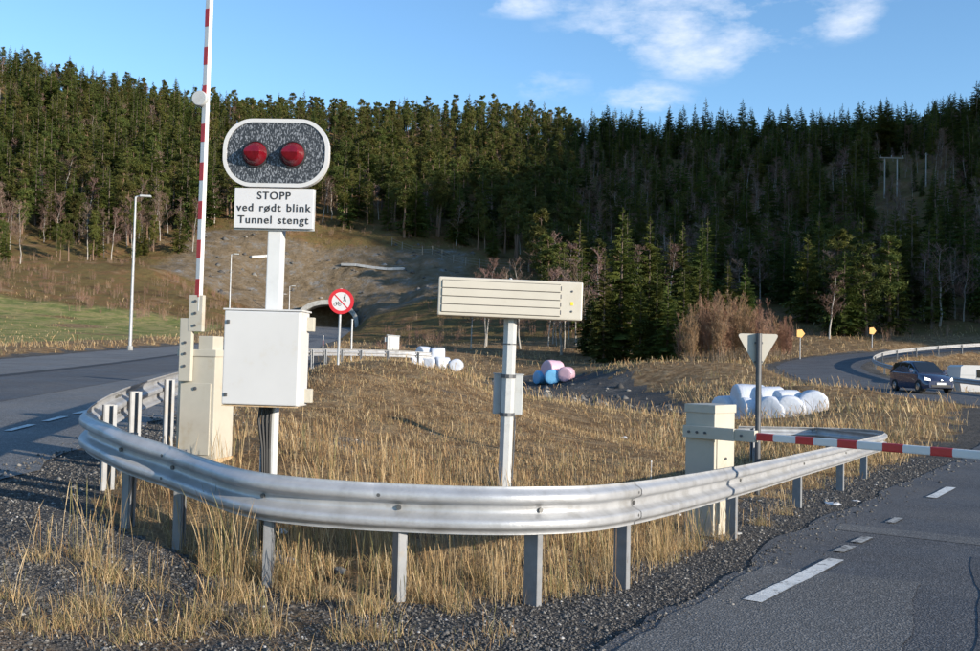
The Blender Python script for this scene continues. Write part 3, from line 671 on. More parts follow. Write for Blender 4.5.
# ------------------------------------------------------------------ barriers
def arm_parts(root, L0, length, vertical, first_red, period, red, w=.085, t=.055, n=40):
    arm = MB()
    if vertical: arm.box((0, 0, length/2), (w, t, length), .012)
    else: arm.box((length/2, 0, 0), (length, t, w), .012)
    a = arm.build('boom', WHITEA, root); a.location = L0
    s = first_red
    while s+red < length:
        b = MB()
        if vertical: b.box((0, 0, s+red/2), (w+.003, t+.003, red), .012)
        else: b.box((s+red/2, 0, 0), (red, t+.003, w+.003), .012)
        b.build('red_band', REDA, a); s += period
    return a
kb = 9.6/FPX; bb = P(204, 455, 9.6); bb[2] = Hs(bb[0], bb[1]); yh = 351.5; zt = lambda py: 1.6-(py-yh)*kb-bb[2]
lb = thing('boom_barrier', 'cream barrier cabinet with its red and white boom raised upright', 'barrier', bb, math.radians(-13), math.radians(.2))
bh = zt(356); MB().box((0, 0, bh/2), (.40, .40, bh), .008).build('cabinet', CREAM, lb)
MB().box((0, 0, bh+.03), (.425, .425, .07), .008).build('cabinet_lid', CREAM, lb)
dr = MB().box((0, 0, 0), (.33, .014, bh*.66), .004).build('cabinet_door', CREAM, lb); dr.location = (0, -.207, bh*.42)
MB().lathe([(.018, 0), (.018, -.012), (.006, -.014)], 12, 'Y', (0, -.006, bh*.28)).build('lock', DARKM, dr)
MB().box((0, -.0, .025), (.42, .42, .06), .006).build('rusty_foot', RUST, lb)
MB().box((0, 0, -.12), (.52, .52, .24), .02).build('foundation', CONC, lb)
arx = -.03
MB().box((arx-.07, -.235, bh+.06), (.13, .05, .62), .006).build('arm_bracket', CREAM, lb)
MB().box((arx+.12, -.10, bh+.13), (.16, .20, .14), .006).build('drive_hub', CREAM, lb)
MB().box((arx+.03, -.235, bh+.42), (.15, .055, .36), .006).build('arm_clamp', CREAM, lb)
for dz in (-.10, .02, .13): MB().lathe([(.014, 0), (.014, -.014)], 8, 'Y', (arx-.07, -.26, bh+dz)).build('bolt', DARKM, lb)
for dz in (.30, .42, .54): MB().lathe([(.014, 0), (.014, -.014)], 8, 'Y', (arx+.03, -.262, bh+dz)).build('bolt', DARKM, lb)
z0 = bh+.44; arm = MB().box((0, 0, 2.3), (.056, .05, 4.6), .006).build('boom', WHITEA, lb); arm.location = (arx+.045, -.235, z0); arm.rotation_euler.z = math.radians(-14)
for q in range(11): MB().box((0, -.0258, .14+.385*q+.09), (.052, .003, .18), .001).build('red_band', REDA, arm)
dl = MB().lathe([(.002, -.03), (.07, -.03), (.078, -.02), (.078, .02), (.07, .03), (.002, .03)], 24, 'Y').build('boom_lamp', GREYB, arm, smooth=True); dl.location = (-.03, -.05, zt(104)-z0); dl.rotation_euler.z = math.radians(20)

kb = 10.3/FPX; rb = P(709, 511, 10.35); rb[2] = Hs(rb[0], rb[1])-.0; yh = 363; zt = lambda py: 1.6-(py-yh)*kb-rb[2]
adir = math.atan2(-.71, .70)
cb = thing('boom_barrier', 'grey-cream barrier cabinet with its red and white boom lowered across the road', 'barrier', rb, adir)
bh = zt(411); MB().box((0, 0, bh/2), (.36, .40, bh), .008).build('cabinet', CREAM, cb)
MB().box((0, 0, bh+.03), (.385, .425, .09), .008).build('cabinet_lid', CREAM, cb)
dr = MB().box((.186, 0, bh*.45), (.012, .32, bh*.7), .004).build('cabinet_door', CREAM, cb); MB().lathe([(.016, .192), (.016, .206)], 10, 'X', (0, 0, bh*.62)).build('lock', DARKM, dr)
MB().box((0, 0, -.12), (.52, .52, .26), .02).build('foundation', CONC, cb)
az = .86-rb[2]
MB().box((.13, -.232, az), (.62, .05, .13), .005).build('arm_bracket', CREAM, cb)
MB().box((.50, -.20, az+.0), (.34, .075, .12), .005).build('arm_clamp', CREAM, cb)
for x in (-.1, 0, .1, .4, .52): MB().lathe([(.014, 0), (.014, -.014)], 8, 'Y', (x, -.258 if x < .2 else -.238, az)).build('bolt', DARKM, cb)
arm_parts(cb, (.60, -.19, az), 4.4, False, .07, .43, .20, .075, .05)

# ------------------------------------------------------------------ give way sign seen from behind
def tri(w, r, n=6):
    h = w*.89; pts = [(-w/2, h/2), (0, -h/2), (w/2, h/2)]; out = []
    for i in range(3):
        p = Vector(pts[i]); a = (Vector(pts[i-1])-p).normalized(); b = (Vector(pts[(i+1) % 3])-p).normalized()
        for t in range(n+1): u = t/n; out.append(tuple(p+a*r*(1-u)**2+b*r*u**2))
    return out
yb = P(757.5, 462, 14.0); yb[2] = Hs(yb[0], yb[1]); k = 14/FPX; zt = lambda py: 1.6-(py-364.2)*k-yb[2]
ys = thing('give_way_sign', 'triangular give way sign seen from its pale back on a dark post', 'road sign', yb, math.radians(-2))
MB().tube([(0, 0, -.3), (0, 0, zt(333.5))], .042, 12).build('post', DARKM, ys)
pl = MB().prism(tri(42*k, .07), .05, .062).build('sign_plate', CREAML, ys); pl.location = (0, 0, (zt(332)+zt(373))/2)
for dz in (.14, -.14): MB().box((0, .02, dz), (.11, .06, .03), .004).build('clamp', DARKM, pl)

# ------------------------------------------------------------------ no cycling / no walking sign
nb = P(337.5, 376.5, 22.5); nb[2] = Hs(nb[0], nb[1]); k = 22.5/FPX; zt = lambda py: 1.6-(py-354.6)*k-nb[2]
ns = thing('prohibition_sign', 'round red-ringed no cycling or walking sign on a slim post', 'road sign', nb, 0, math.radians(.8))
MB().tube([(0, 0, -.3), (0, 0, zt(290))], .03, 10).build('post', GALV, ns); R_ = 12.6*k
face = MB().lathe([(R_, .008), (R_, -.008)], 36, 'Y').build('sign_face', WHITES, ns); face.location = (.02, -.045, zt(301.5))
MB().lathe([(R_+.002, .006), (R_+.002, -.011), (R_*.74, -.011), (R_*.74, .006)], 36, 'Y', caps=False).build('red_ring', REDS, face)
MB().box((0, -.0105, 0), (R_*1.6, .004, .028), 0, ry=math.radians(45)).build('red_slash', REDS, face)
ped = MB(); px_, pz_ = .085, .085
ped.lathe([(.017, -.009), (.017, -.012)], 10, 'Y', (px_+.004, 0, pz_+.075)); ped.box((px_, -.0105, pz_+.022), (.03, .003, .075), .003, ry=.06); ped.box((px_-.018, -.0105, pz_-.045), (.014, .003, .075), 0, ry=.35); ped.box((px_+.02, -.0103, pz_-.045), (.014, .003, .075), 0, ry=-.38); ped.box((px_-.02, -.0102, pz_+.02), (.011, .003, .055), 0, ry=.5)
ped.build('walker_symbol', LETTER, face)
bic = MB(); bx_, bz_ = -.085, -.075
for sx in (-1, 1): bic.lathe([(.036, -.009), (.036, -.012), (.027, -.012), (.027, -.009)], 14, 'Y', (bx_+sx*.052, 0, bz_), caps=False)
bic.box((bx_-.02, -.0106, bz_+.025), (.008, .003, .07), 0, ry=-.4); bic.box((bx_+.035, -.0106, bz_+.03), (.008, .003, .075), 0, ry=-.35); bic.box((bx_+.005, -.0104, bz_+.045), (.075, .003, .008)); bic.box((bx_-.0, -.0102, bz_+.02), (.07, .003, .008), 0, ry=-.6); bic.box((bx_-.035, -.0106, bz_+.06), (.03, .003, .008)); bic.box((bx_+.02, -.0106, bz_+.068), (.035, .003, .008))
bic.build('bicycle_symbol', LETTER, face)
MB().tube([(0, 0, zt(290)), (0, 0, zt(288.5))], .034, 10).build('post_cap', WHITES, ns)

# ------------------------------------------------------------------ street lamps
def lamp(px, ybase, ytop, d, label, armlen=.8):
    b = P(px, ybase, d); b[2] = Hs(b[0], b[1]); h = P(px, ytop, d)[2]-b[2]
    t = thing('street_lamp', label, 'street lamp', b, math.radians(8), math.radians(.1), 'street lamps along the tunnel road')
    MB().tube([(0, 0, -.3), (0, 0, h*.5), (0, 0, h-.06)], [.11, .085, .06], 10).build('pole', GALV, t)
    MB().tube([(0, 0, h-.08), (.12, 0, h-.02), (armlen*.45, 0, h)], [.06, .05, .045], 8).build('arm', GALV, t)
    MB().box((armlen*.75, 0, h+.02), (armlen*.85, .32, .13), .04).build('lamp_head', GREYB, t)
    MB().lathe([(.17, -.1), (.17, .3), (.12, .34)], 10).build('foot_sleeve', CONC, t)
lamp(130, 350, 196, 60, 'tall grey street lamp at the far edge of the left road')
lamp(228.5, 340, 254, 118, 'street lamp behind the white signal cabinet, second along the road', .8)
lamp(288.5, 328, 286, 160, 'street lamp beside the left shoulder of the tunnel mouth', .8)

# ------------------------------------------------------------------ tunnel mouth
tx, ty, tz = -28.6, 167.0, 6.35
tun = thing('tunnel_portal', 'pale concrete arch of the dark road tunnel mouth in the cutting', 'tunnel', (tx, ty, tz), math.radians(6))
def arch(r, hz=.0, n=28, base=-.5): return [(-r*.98, base)] + [(r*math.cos(math.pi-math.pi*i/n), max(base, r*.62*math.sin(math.pi*i/n)**.9+1.4*math.sin(math.pi*i/n)**.35)) for i in range(n+1)] + [(r*.98, base)]
oo, ii = arch(5.45), arch(4.85)
ii = [(x, z-.45 if z > 0 else z) for x, z in ii]
MB().prism(oo, -1.2, 26, hole=ii).build('portal_ring', CONC, tun, smooth=True)
inn = MB().prism([(x*.985, z*.985) for x, z in ii], 26, 27).build('dark_end', INNER, tun)
for sx in (-3.2, 3.2):
    for j in range(4): MB().box((sx*.72, 2+6*j, 4.15), (.25, 1.0, .12), .02).build('tunnel_light', GREYB, tun)
# cutting walls of sprayed concrete either side and the two pale gutters on the slope
def gutter(label, pts, d, w=1.1):
    pp = [P(px, py, d_) for (px, py), d_ in zip(pts, d)]
    t = thing('concrete_gutter', label, 'gutter', (pp[0][0], pp[0][1], Hs(pp[0][0], pp[0][1])))
    for a, b in zip(pp, pp[1:]):
        a = np.array([a[0], a[1], max(Hs(a[0], a[1])+.15, a[2])]); b = np.array([b[0], b[1], max(Hs(b[0], b[1])+.15, b[2])]); mid = (a+b)/2-np.array(t.location); dv = b-a; ln = np.linalg.norm(dv)
        m = MB(); rz = math.atan2(dv[1], dv[0]); ry = -math.asin(dv[2]/ln)
        m.box(mid, (ln-.05, w, .5), .05, rz=rz, ry=ry); m.build('gutter_segment', CONCW, t)
CONCW = mat('pale_concrete', (.52, .53, .54), .8, var=.25, scale=1.5, bump=.3, bscale=10, dirt=((.3, .29, .27), 1, .5, .8))
gutter('long pale concrete gutter on the slope right above the tunnel mouth', [(342, 267), (357, 270), (372, 273), (388, 277), (404, 281)], [186, 185, 184, 183, 182])
gutter('short pale concrete gutter on the slope left of the signal post', [(250, 267.5), (264, 262), (272, 259)], [182, 184, 185])

# fence along the top of the cutting
fp = [G(px, py) for px, py in ((392, 246), (420, 254), (450, 262), (480, 268), (510, 271), (540, 273), (570, 275), (600, 279))]
FL = catmull(fp, .5); FD = arclen(FL); ft = thing('wire_fence', 'weathered wire fence along the top of the tunnel cutting', 'fence', FL[0])
for s_ in np.arange(0, FD[-1], 3.0):
    p = resample(FL, [s_])[0]-FL[0]; z = Hs(p[0]+FL[0][0], p[1]+FL[0][1])-FL[0][2]; MB().tube([(p[0], p[1], z-.3), (p[0]+.05*math.sin(s_*7), p[1], z+1.7)], .07, 5).build('fence_post', WOOD, ft)
for hgt in (.5, 1.0, 1.5):
    pts = [resample(FL, [s_])[0]-FL[0] for s_ in np.arange(0, FD[-1], 3.0)]; pts = [(p[0], p[1], Hs(p[0]+FL[0][0], p[1]+FL[0][1])-FL[0][2]+hgt) for p in pts]; MB().tube(pts, .02, 4).build('fence_wire', WOOD, ft)

# small roadside things near the tunnel road
hb = P(393, 338.5, 100); hb[2] = Hs(hb[0], hb[1]); hu = thing('equipment_cabinet', 'small white equipment cabinet with sloping roof beside the tunnel road', 'cabinet', hb, math.radians(12))
MB().box((0, 0, .85), (1.25, .8, 1.45), .03).build('housing', WHITEP, hu); MB().box((0, 0, 1.62), (1.4, .95, .10), .03, ry=.06).build('roof', GREYB, hu); MB().box((.05, -.41, .85), (1.0, .03, 1.25), .01).build('door', WHITEP, hu); MB().box((0, 0, .02), (1.1, .7, .3), .02).build('plinth', CONC, hu); MB().box((-.75, 0, 1.2), (.25, .4, .5), .02).build('meter_box', GREYB, hu)
mb = P(351.5, 346, 58); mb[2] = Hs(mb[0], mb[1]); mp2 = thing('marker_post', 'slim pale post standing right of the round prohibition sign', 'post', mb)
MB().tube([(0, 0, -.3), (0, 0, P(352, 320, 58)[2]-mb[2])], .055, 8).build('tube', GALV, mp2); MB().lathe([(.07, 0), (.07, .05), (.02, .07)], 8, 'Z', (0, 0, P(352, 320, 58)[2]-mb[2])).build('cap', GREYB, mp2)
rp = P(323, 344, 62); rp[2] = Hs(rp[0], rp[1]); sp_ = thing('snow_stake', 'thin red and white snow stake in front of the tunnel mouth', 'stake', rp)
for i in range(4): MB().tube([(0, 0, i*.33), (0, 0, i*.33+.33)], .028, 6).build('stake_section', REDA if i % 2 == 0 else WHITEA, sp_)
wk = P(651, 470, 14); wk[2] = Hs(wk[0], wk[1]); st = thing('marker_stick', 'short thin white stick standing in the grass left of the lowered barrier', 'stick', wk); MB().tube([(0, 0, -.1), (.004, 0, .24)], [.009, .007], 6).build('stick', WHITEP, st); MB().lathe([(.011, .24), (.011, .26), (.004, .265)], 6, 'Z', (.004, 0, 0)).build('tip', WHITEA, st)

# direction boards on the outside of the far bend, backs to us
for px, yt, yb_, d, lab in ((800, 329, 350, 84, 'small orange road board on a post at the left side of the far bend'), (872, 327, 346, 97, 'small orange road board on a post further right along the far bend')):
    b = P(px, yb_, d); b[2] = Hs(b[0], b[1]); h = P(px, yt, d)[2]-b[2]; t = thing('bend_board', lab, 'road sign', b, math.radians(15), 0, 'orange boards at the far bend')
    MB().tube([(0, 0, -.3), (0, 0, h-.05)], .05, 8).build('post', GALV, t); MB().prism([(-.38, -.30), (.1, -.36), (.42, 0), (.1, .36), (-.38, .30)], -.09, -.06).build('board', ORANGE, t).location = (0, 0, h-.4); MB().box((0, -.05, h-.4), (.5, .03, .06), .004).build('clamp', GALV, t)

# power poles on the right hillside
def hillpole(px0, px1, ytop, yb_, d, label, name='power_pole'):
    a = P((px0+px1)/2, yb_, d); a[2] = Hs(a[0], a[1]); t = thing(name, label, 'power pole', a); k = d/FPX; top = P((px0+px1)/2, ytop, d)[2]-a[2]; w = (px1-px0)*k
    return t, top, w
t, top, w = hillpole(884.5, 897, 157, 190, 215, 'twin-legged wooden power pole with a crossbar on the right hillside')
for sx in (-1, 1):
    MB().tube([(sx*w/2, 0, -3), (sx*w/2, 0, top-.2)], [.2, .15], 8).build('pole', mat('pale_pole_wood', (.36, .35, .33), .8, var=.2, scale=2), t)
MB().box((0, -.2, top-.25), (w*2.0, .22, .28), .02).build('crossbar', WOOD, t)
for sx in (-1, 0, 1): MB().lathe([(.05, 0), (.12, .1), (.06, .2), (.12, .3), (.04, .45)], 8, 'Z', (sx*w*.9, -.2, top-.1)).build('insulator', GREYB, t)
t, top, w = hillpole(925.5, 926.5, 153, 184, 215, 'single pale pole right of the twin-legged power pole'); MB().tube([(0, 0, -3), (0, 0, top)], [.2, .13], 8).build('pole', MATS['pale_pole_wood'], t); MB().box((0, -.15, top-.35), (.8, .1, .12), .01).build('crossbar', WOOD, t)

# ------------------------------------------------------------------ wrapped bales
def bale_mesh(m, seed, r=.6, L_=1.2):
    rng = random.Random(seed); b = bmesh.new(); n = 20; prof_ = [(.0, -.49), (.5, -.5), (.82, -.495), (.93, -.475), (.985, -.42), (1.0, -.2), (1.012, 0), (1.0, .2), (.985, .42), (.93, .475), (.82, .495), (.5, .5), (.0, .49)]; rings_ = []
    ph = [rng.uniform(0, 6.28) for _ in range(4)]
    for rr, h in prof_:
        ring_ = []
        for k_ in range(n):
            a = 2*math.pi*k_/n; s_ = 1+.03*math.sin(2*a+ph[0])+.025*math.sin(3*a+ph[1]+4*h)+.012*math.sin(7*a+ph[2]+9*h)
            ring_.append(b.verts.new((h*L_, rr*r*s_*math.cos(a), rr*r*s_*math.sin(a)*.95)))
        rings_.append(ring_)
    for A_, B_ in zip(rings_, rings_[1:]):
        for k_ in range(n): b.faces.new((A_[k_], A_[(k_+1) % n], B_[(k_+1) % n], B_[k_]))
    bmesh.ops.remove_doubles(b, verts=b.verts[:], dist=1e-4); bmesh.ops.recalc_face_normals(b, faces=b.faces[:])
    me = bpy.data.meshes.new('wrapped_bale'); b.to_mesh(me); b.free(); me.materials.append(m)
    for p in me.polygons: p.use_smooth = True
    return me
BM = {c: [bale_mesh(m, 3*j+ord(c)) for j in range(3)] for c, m in (('w', PLASTIC), ('p', PINKW), ('b', BLUEW))}
def bale(px, py, d, col, label, rz, size=1.0, group=None, lift=0.0, j=0):
    p = P(px, py, d); o = bpy.data.objects.new('wrapped_bale', BM[col][j % 3]); link(o); o.location = p; o.rotation_euler = (0.4*j, 0, rz); o.scale = (size,)*3
    if lift == 0: o.location.z = Hs(p[0], p[1])+.53*size
    tag(o, label, 'bale', group); return o
gL = 'white bales beyond the grass mound'
bale(417.5, 361, 83, 'w', 'white wrapped bale at the left end of the far lower row', .2, 1, gL, j=0)
bale(430, 362, 83, 'w', 'white wrapped bale second in the far lower row', 1.3, 1, gL, j=1)
bale(442.5, 362, 83, 'w', 'white wrapped bale third in the far lower row', .4, 1, gL, j=2)
bale(456.5, 361, 83, 'w', 'white wrapped bale alone at the right end of the far row', 1.5, 1, gL, j=1)
bale(424, 353, 83.4, 'w', 'white wrapped bale on top of the far row, left one', .9, .98, gL, 1, j=2)
bale(438, 354, 83.4, 'w', 'white wrapped bale on top of the far row, right one', .1, 1, gL, 1, j=0)
gC = 'coloured bales at the gravel yard'
bale(542.5, 375, 75, 'b', 'blue wrapped bale at the left end of the coloured heap', .5, .98, gC, j=0)
bale(552.5, 376, 73.6, 'b', 'blue wrapped bale in the front middle of the coloured heap', 1.5, 1.05, gC, j=1)
bale(559.5, 373, 75.0, 'b', 'blue wrapped bale between the two pink ones', .3, .9, gC, j=2)
bale(566.5, 376.5, 73.2, 'p', 'pink wrapped bale at the right end of the coloured heap', 1.2, 1.0, gC, j=1)
bale(552.5, 368.5, 74.6, 'p', 'pink wrapped bale on top of the blue ones', .7, 1.15, gC, 1, j=0)
gR = 'white bales behind the lowered barrier'
bale(729, 414, 40, 'w', 'white wrapped bale showing behind the lowered barrier cabinet', .6, .95, gR, j=0)
bale(752, 416, 39, 'w', 'white wrapped bale in the lower row behind the give way post', .25, 1.05, gR, j=1)
bale(772, 417, 38.4, 'w', 'white wrapped bale in the middle of the near lower row', 1.15, 1.02, gR, j=2)
bale(789, 418, 38.2, 'w', 'white wrapped bale in the near lower row, second from right', 1.35, 1.0, gR, j=0)
bale(812, 418, 38.6, 'w', 'white wrapped bale at the right end of the near heap', 1.35, 1.0, gR, j=1)
bale(749, 399.5, 39.3, 'w', 'white wrapped bale on top of the near heap, left one', .15, 1.06, gR, 1, j=2)
bale(768, 400.5, 39.0, 'w', 'white wrapped bale on top of the near heap, middle one', .2, 1.0, gR, 1, j=0)
bale(786, 403.5, 38.8, 'w', 'white wrapped bale on top of the near heap, right one', .35, .98, gR, 1, j=1)

# ------------------------------------------------------------------ blue car coming down the bend road
cpos = P(921, 394, 52); g_, rz_, _ = road_info(np.array([cpos[0]]), np.array([cpos[1]])); cpos[2] = rz_[0]
car = thing('car', 'dark blue compact car with lit headlights driving on the far road', 'car', cpos, math.radians(-90)+math.radians(4)); car.scale = (.98, .98, 1.10)   # local +x = forward
def loft(b, secs):
    rr = [[b.bm.verts.new(p) for p in s_] for s_ in secs]; n = len(rr[0])
    for A_, B_ in zip(rr, rr[1:]):
        for q in range(n-1): b.bm.faces.new((A_[q], A_[q+1], B_[q+1], B_[q]))
    b.bm.faces.new(rr[0]); b.bm.faces.new(rr[-1][::-1])
# body cross-sections, x from tail to nose: (x, half width low, half width belt, belt z, sill z)
secs = []
for x, w0, w1, zb_, zs in ((-2.02, .70, .68, .86, .42), (-1.96, .80, .80, .98, .26), (-1.5, .86, .85, 1.02, .20), (-.6, .88, .86, .98, .20), (.5, .88, .86, .96, .20), (1.1, .88, .85, .93, .20), (1.5, .87, .80, .86, .20), (1.85, .82, .70, .74, .22), (2.06, .66, .56, .60, .28)):
    secs.append([(x, -w0*.96, zs), (x, -w0, zs+.12), (x, -w0, .5*(zs+zb_)+.08), (x, -w1, zb_-.04), (x, -w1*.93, zb_), (x, w1*.93, zb_), (x, w1, zb_-.04), (x, w0, .5*(zs+zb_)+.08), (x, w0, zs+.12), (x, w0*.96, zs)])
b = MB(); loft(b, secs); body = b.build('body', CARB, car, smooth=True)
b = MB(); cs = []
for x, w_, zt_ in ((-1.95, .76, 1.02), (-1.78, .70, 1.40), (-1.3, .66, 1.52), (-.4, .66, 1.56), (.15, .65, 1.50), (.62, .70, 1.24), (1.08, .78, .94)):
    wb = .83 if x < .8 else .80
    cs.append([(x, -wb, .94), (x, -(wb+w_)/2, (.94+zt_)/2+.0), (x, -w_, max(zt_-.05, .945)), (x, -w_*.85, max(zt_, .95)), (x, w_*.85, max(zt_, .95)), (x, w_, max(zt_-.05, .945)), (x, (wb+w_)/2, (.94+zt_)/2), (x, wb, .94)])
loft(b, cs); b.build('cabin', CARB, body, smooth=True)
def pane(name, pts, m, parent, off=(0, 0, 0), th=.012):
    b = MB(); vs = [Vector(p) for p in pts]; n = (vs[1]-vs[0]).cross(vs[2]-vs[0]).normalized(); A_ = [b.bm.verts.new(v+n*th) for v in vs]; B_ = [b.bm.verts.new(v-n*th) for v in vs]; k_ = len(vs)
    b.bm.faces.new(A_); b.bm.faces.new(B_[::-1])
    for i in range(k_): b.bm.faces.new((A_[i], B_[i], B_[(i+1) % k_], A_[(i+1) % k_]))
    return b.build(name, m, parent)
pane('windscreen', [(1.04, -.70, .975), (1.04, .70, .975), (.62, .66, 1.245), (.2, .58, 1.50), (.2, -.58, 1.50), (.62, -.66, 1.245)], GLASS, car)
pane('rear_window', [(-1.96, -.62, 1.08), (-1.96, .62, 1.08), (-1.80, .58, 1.40), (-1.80, -.58, 1.40)], GLASS, car)
for sy in (-1, 1):
    for x0, x1, x2, x3 in ((.08, .92, .60, .08), (-.92, 0, 0, -.92), (-1.75, -1.0, -1.0, -1.62)):
        pane('side_window', [(x0, sy*.80, 1.0), (x1, sy*(.79), 1.0), (x2, sy*(.70 if x2 > .3 else .675), 1.19 if x2 > .3 else 1.44), (x3, sy*.675, 1.44)], GLASS, car)
    hl = pane('headlight', [(1.80, sy*.80, .64), (2.03, sy*.56, .60), (1.985, sy*.56, .69), (1.76, sy*.78, .77)], LAMPON, car)
    mi = MB().box((.72, sy*.98, 1.02), (.12, .2, .15), .03).build('mirror', CARB, car)
    for x in (-1.28, 1.28):
        wl = MB().lathe([(.19, -.10), (.29, -.105), (.315, -.08), (.315, .08), (.29, .105), (.19, .10)], 20, 'Y').build('wheel', RUBBER, car); wl.location = (x, sy*.80, .315)
        MB().lathe([(.19, sy*.085), (.17, sy*.112), (.05, sy*.10), (.002, sy*.112)], 12, 'Y').build('rim', CHROME, wl)
    MB().box((-.05, sy*.868, .86), (.16, .03, .03), .008).build('door_handle', CARB, car)
    pane('tail_light', [(-1.99, sy*.60, .80), (-1.95, sy*.80, .80), (-1.93, sy*.80, 1.02), (-1.97, sy*.60, 1.02)], REDL, car)
MB().box((2.075, 0, .47), (.04, .52, .11), .01).build('number_plate', WHITES, car)
MB().box((2.04, 0, .36), (.08, 1.1, .12), .02).build('grille', LETTER, car)
MB().lathe([(.05, 2.07), (.05, 2.085), (.03, 2.09)], 12, 'X', (0, 0, .62)).build('badge', CHROME, car)

# white camper beyond the bend rail at the right edge
wp = P(987, 394, 58); wp[2] = Hs(wp[0], wp[1]); zc_ = P(975, 368, 58)[2]-wp[2]
cv = thing('caravan', 'white caravan parked beyond the guardrail at the right edge', 'caravan', wp, math.radians(-6))
hv = max(zc_-.35, 1.6)
MB().prism([(-1.9, .35), (-1.98, .9), (-1.92, .35+hv*.93), (-1.75, .35+hv), (1.6, .35+hv), (2.0, .35+hv*.75), (2.1, .8), (1.9, .35)], -1.05, 1.05).build('body', WHITEP, cv)
for x, w_, z_ in ((-.75, .52, .35+hv*.68), (.55, .45, .35+hv*.36), (1.3, .6, .35+hv*.66)): wi = MB().box((x, -1.06, z_), (w_, .03, .48), .02).build('window', GLASS, cv); MB().box((x, -1.055, z_-.27), (w_+.06, .05, .03), .006).build('sill', GREYB, wi)
for z_ in (.30, .62): MB().box((-1.45, -1.053, .35+hv*z_), (1.0, .02, .03), .004).build('side_trim', GREYB, cv)
MB().box((.08, -1.055, .35+hv*.45), (.02, .02, hv*.82), .004).build('door_seam', GREYB, cv)
MB().box((0, 0, .3), (3.4, 1.7, .14), .02).build('chassis', DARKM, cv)
for sy in (-1, 1): MB().lathe([(.18, -.1), (.30, -.1), (.32, -.07), (.32, .07), (.30, .1), (.18, .1)], 18, 'Y', (0, sy*.92, .32)).build('wheel', RUBBER, cv)
MB().tube([(-1.9, 0, .35), (-2.9, 0, .42)], .05, 6).build('tow_bar', DARKM, cv)

# ------------------------------------------------------------------ litter by the stop signal and on the verge
def crumple(name, px, py, size, m, label, cat, seed, flat=.5):
    p = G(px, py); rng = random.Random(seed); b = bmesh.new(); bmesh.ops.create_icosphere(b, subdivisions=2, radius=1)
    for v in b.verts: f = rng.uniform(.62, 1.15); v.co = Vector((v.co.x*size*f, v.co.y*size*.7*f, max(v.co.z, -.25)*size*flat*f))
    me = bpy.data.meshes.new(name); b.to_mesh(me); b.free(); me.materials.append(m); o = link(bpy.data.objects.new(name, me)); o.location = p; o.location.z += size*flat*.3; o.rotation_euler.z = seed; tag(o, label, cat)
crumple('plastic_bag', 287, 564, .085, mat('pale_blue_plastic', (.42, .52, .62), .35, var=.4, scale=30), 'crumpled pale blue plastic bag in grass right of the signal post', 'bag', 3)
crumple('paper_scrap', 283, 533, .05, WHITES, 'small crumpled white paper just behind the signal post', 'paper', 5)
crumple('paper_scrap', 624, 438.5, .10, WHITES, 'white crumpled scrap lying on the far brown grass', 'paper', 6)
crumple('paper_scrap', 833, 504, .16, WHITES, 'flat white scrap on the gravel by the right rail posts', 'paper', 8, .12)
crumple('paper_scrap', 856, 501, .08, WHITES, 'tiny white scrap on the gravel nearest the rail end', 'paper', 9, .12)
crumple('stone', 340, 574, .06, ROCK, 'fist-sized grey stone on the ground under the rail', 'stone', 12, .7)

# ------------------------------------------------------------------ vegetation: trees
def leaf_mat(name, c1, c2, rand=.25, rough=.7, huev=.03, trans=.25):
    m = bpy.data.materials.new(name); m.use_nodes = True; t = m.node_tree; n = t.nodes; L = t.links; b = n['Principled BSDF']; b.inputs['Roughness'].default_value = rough; b.inputs['Specular IOR Level'].default_value = .2
    geo = n.new('ShaderNodeNewGeometry'); x = n.new('ShaderNodeTexNoise'); x.inputs['Scale'].default_value = .9; x.inputs['Detail'].default_value = 4; L.new(geo.outputs['Position'], x.inputs['Vector'])
    r = n.new('ShaderNodeMapRange'); r.inputs[1].default_value = .35; r.inputs[2].default_value = .65; L.new(x.outputs[0], r.inputs[0])
    mx = n.new('ShaderNodeMixRGB'); L.new(r.outputs[0], mx.inputs[0]); mx.inputs[1].default_value = (*c1, 1); mx.inputs[2].default_value = (*c2, 1)
    oi = n.new('ShaderNodeObjectInfo'); hs = n.new('ShaderNodeHueSaturation'); L.new(mx.outputs[0], hs.inputs['Color'])
    r2 = n.new('ShaderNodeMapRange'); r2.inputs[3].default_value = 1-rand; r2.inputs[4].default_value = 1+rand; L.new(oi.outputs['Random'], r2.inputs[0]); L.new(r2.outputs[0], hs.inputs['Value'])
    mm = n.new('ShaderNodeMath'); mm.operation = 'MULTIPLY'; mm.inputs[1].default_value = 7.31; L.new(oi.outputs['Random'], mm.inputs[0]); fr_ = n.new('ShaderNodeMath'); fr_.operation = 'FRACT'; L.new(mm.outputs[0], fr_.inputs[0])
    r3 = n.new('ShaderNodeMapRange'); r3.inputs[3].default_value = .5-huev; r3.inputs[4].default_value = .5+huev; L.new(fr_.outputs[0], r3.inputs[0]); L.new(r3.outputs[0], hs.inputs['Hue'])
    L.new(hs.outputs[0], b.inputs['Base Color'])
    if trans:
        tr = n.new('ShaderNodeBsdfTranslucent'); L.new(hs.outputs[0], tr.inputs[0]); ms = n.new('ShaderNodeMixShader'); ms.inputs[0].default_value = trans; L.new(b.outputs[0], ms.inputs[1]); L.new(tr.outputs[0], ms.inputs[2]); L.new(ms.outputs[0], n['Material Output'].inputs[0])
    return m
NEEDLE = leaf_mat('spruce_needles', (.058, .082, .021), (.118, .132, .030), .3, trans=.35); PINEN = leaf_mat('pine_needles', (.072, .090, .024), (.130, .132, .034), .32, trans=.35)
TWIG = leaf_mat('bare_twigs', (.19, .125, .10), (.25, .175, .14), .25, .8, .02, 0); RUSSET = leaf_mat('russet_twigs', (.27, .155, .095), (.34, .215, .14), .2, .8, .02, 0)
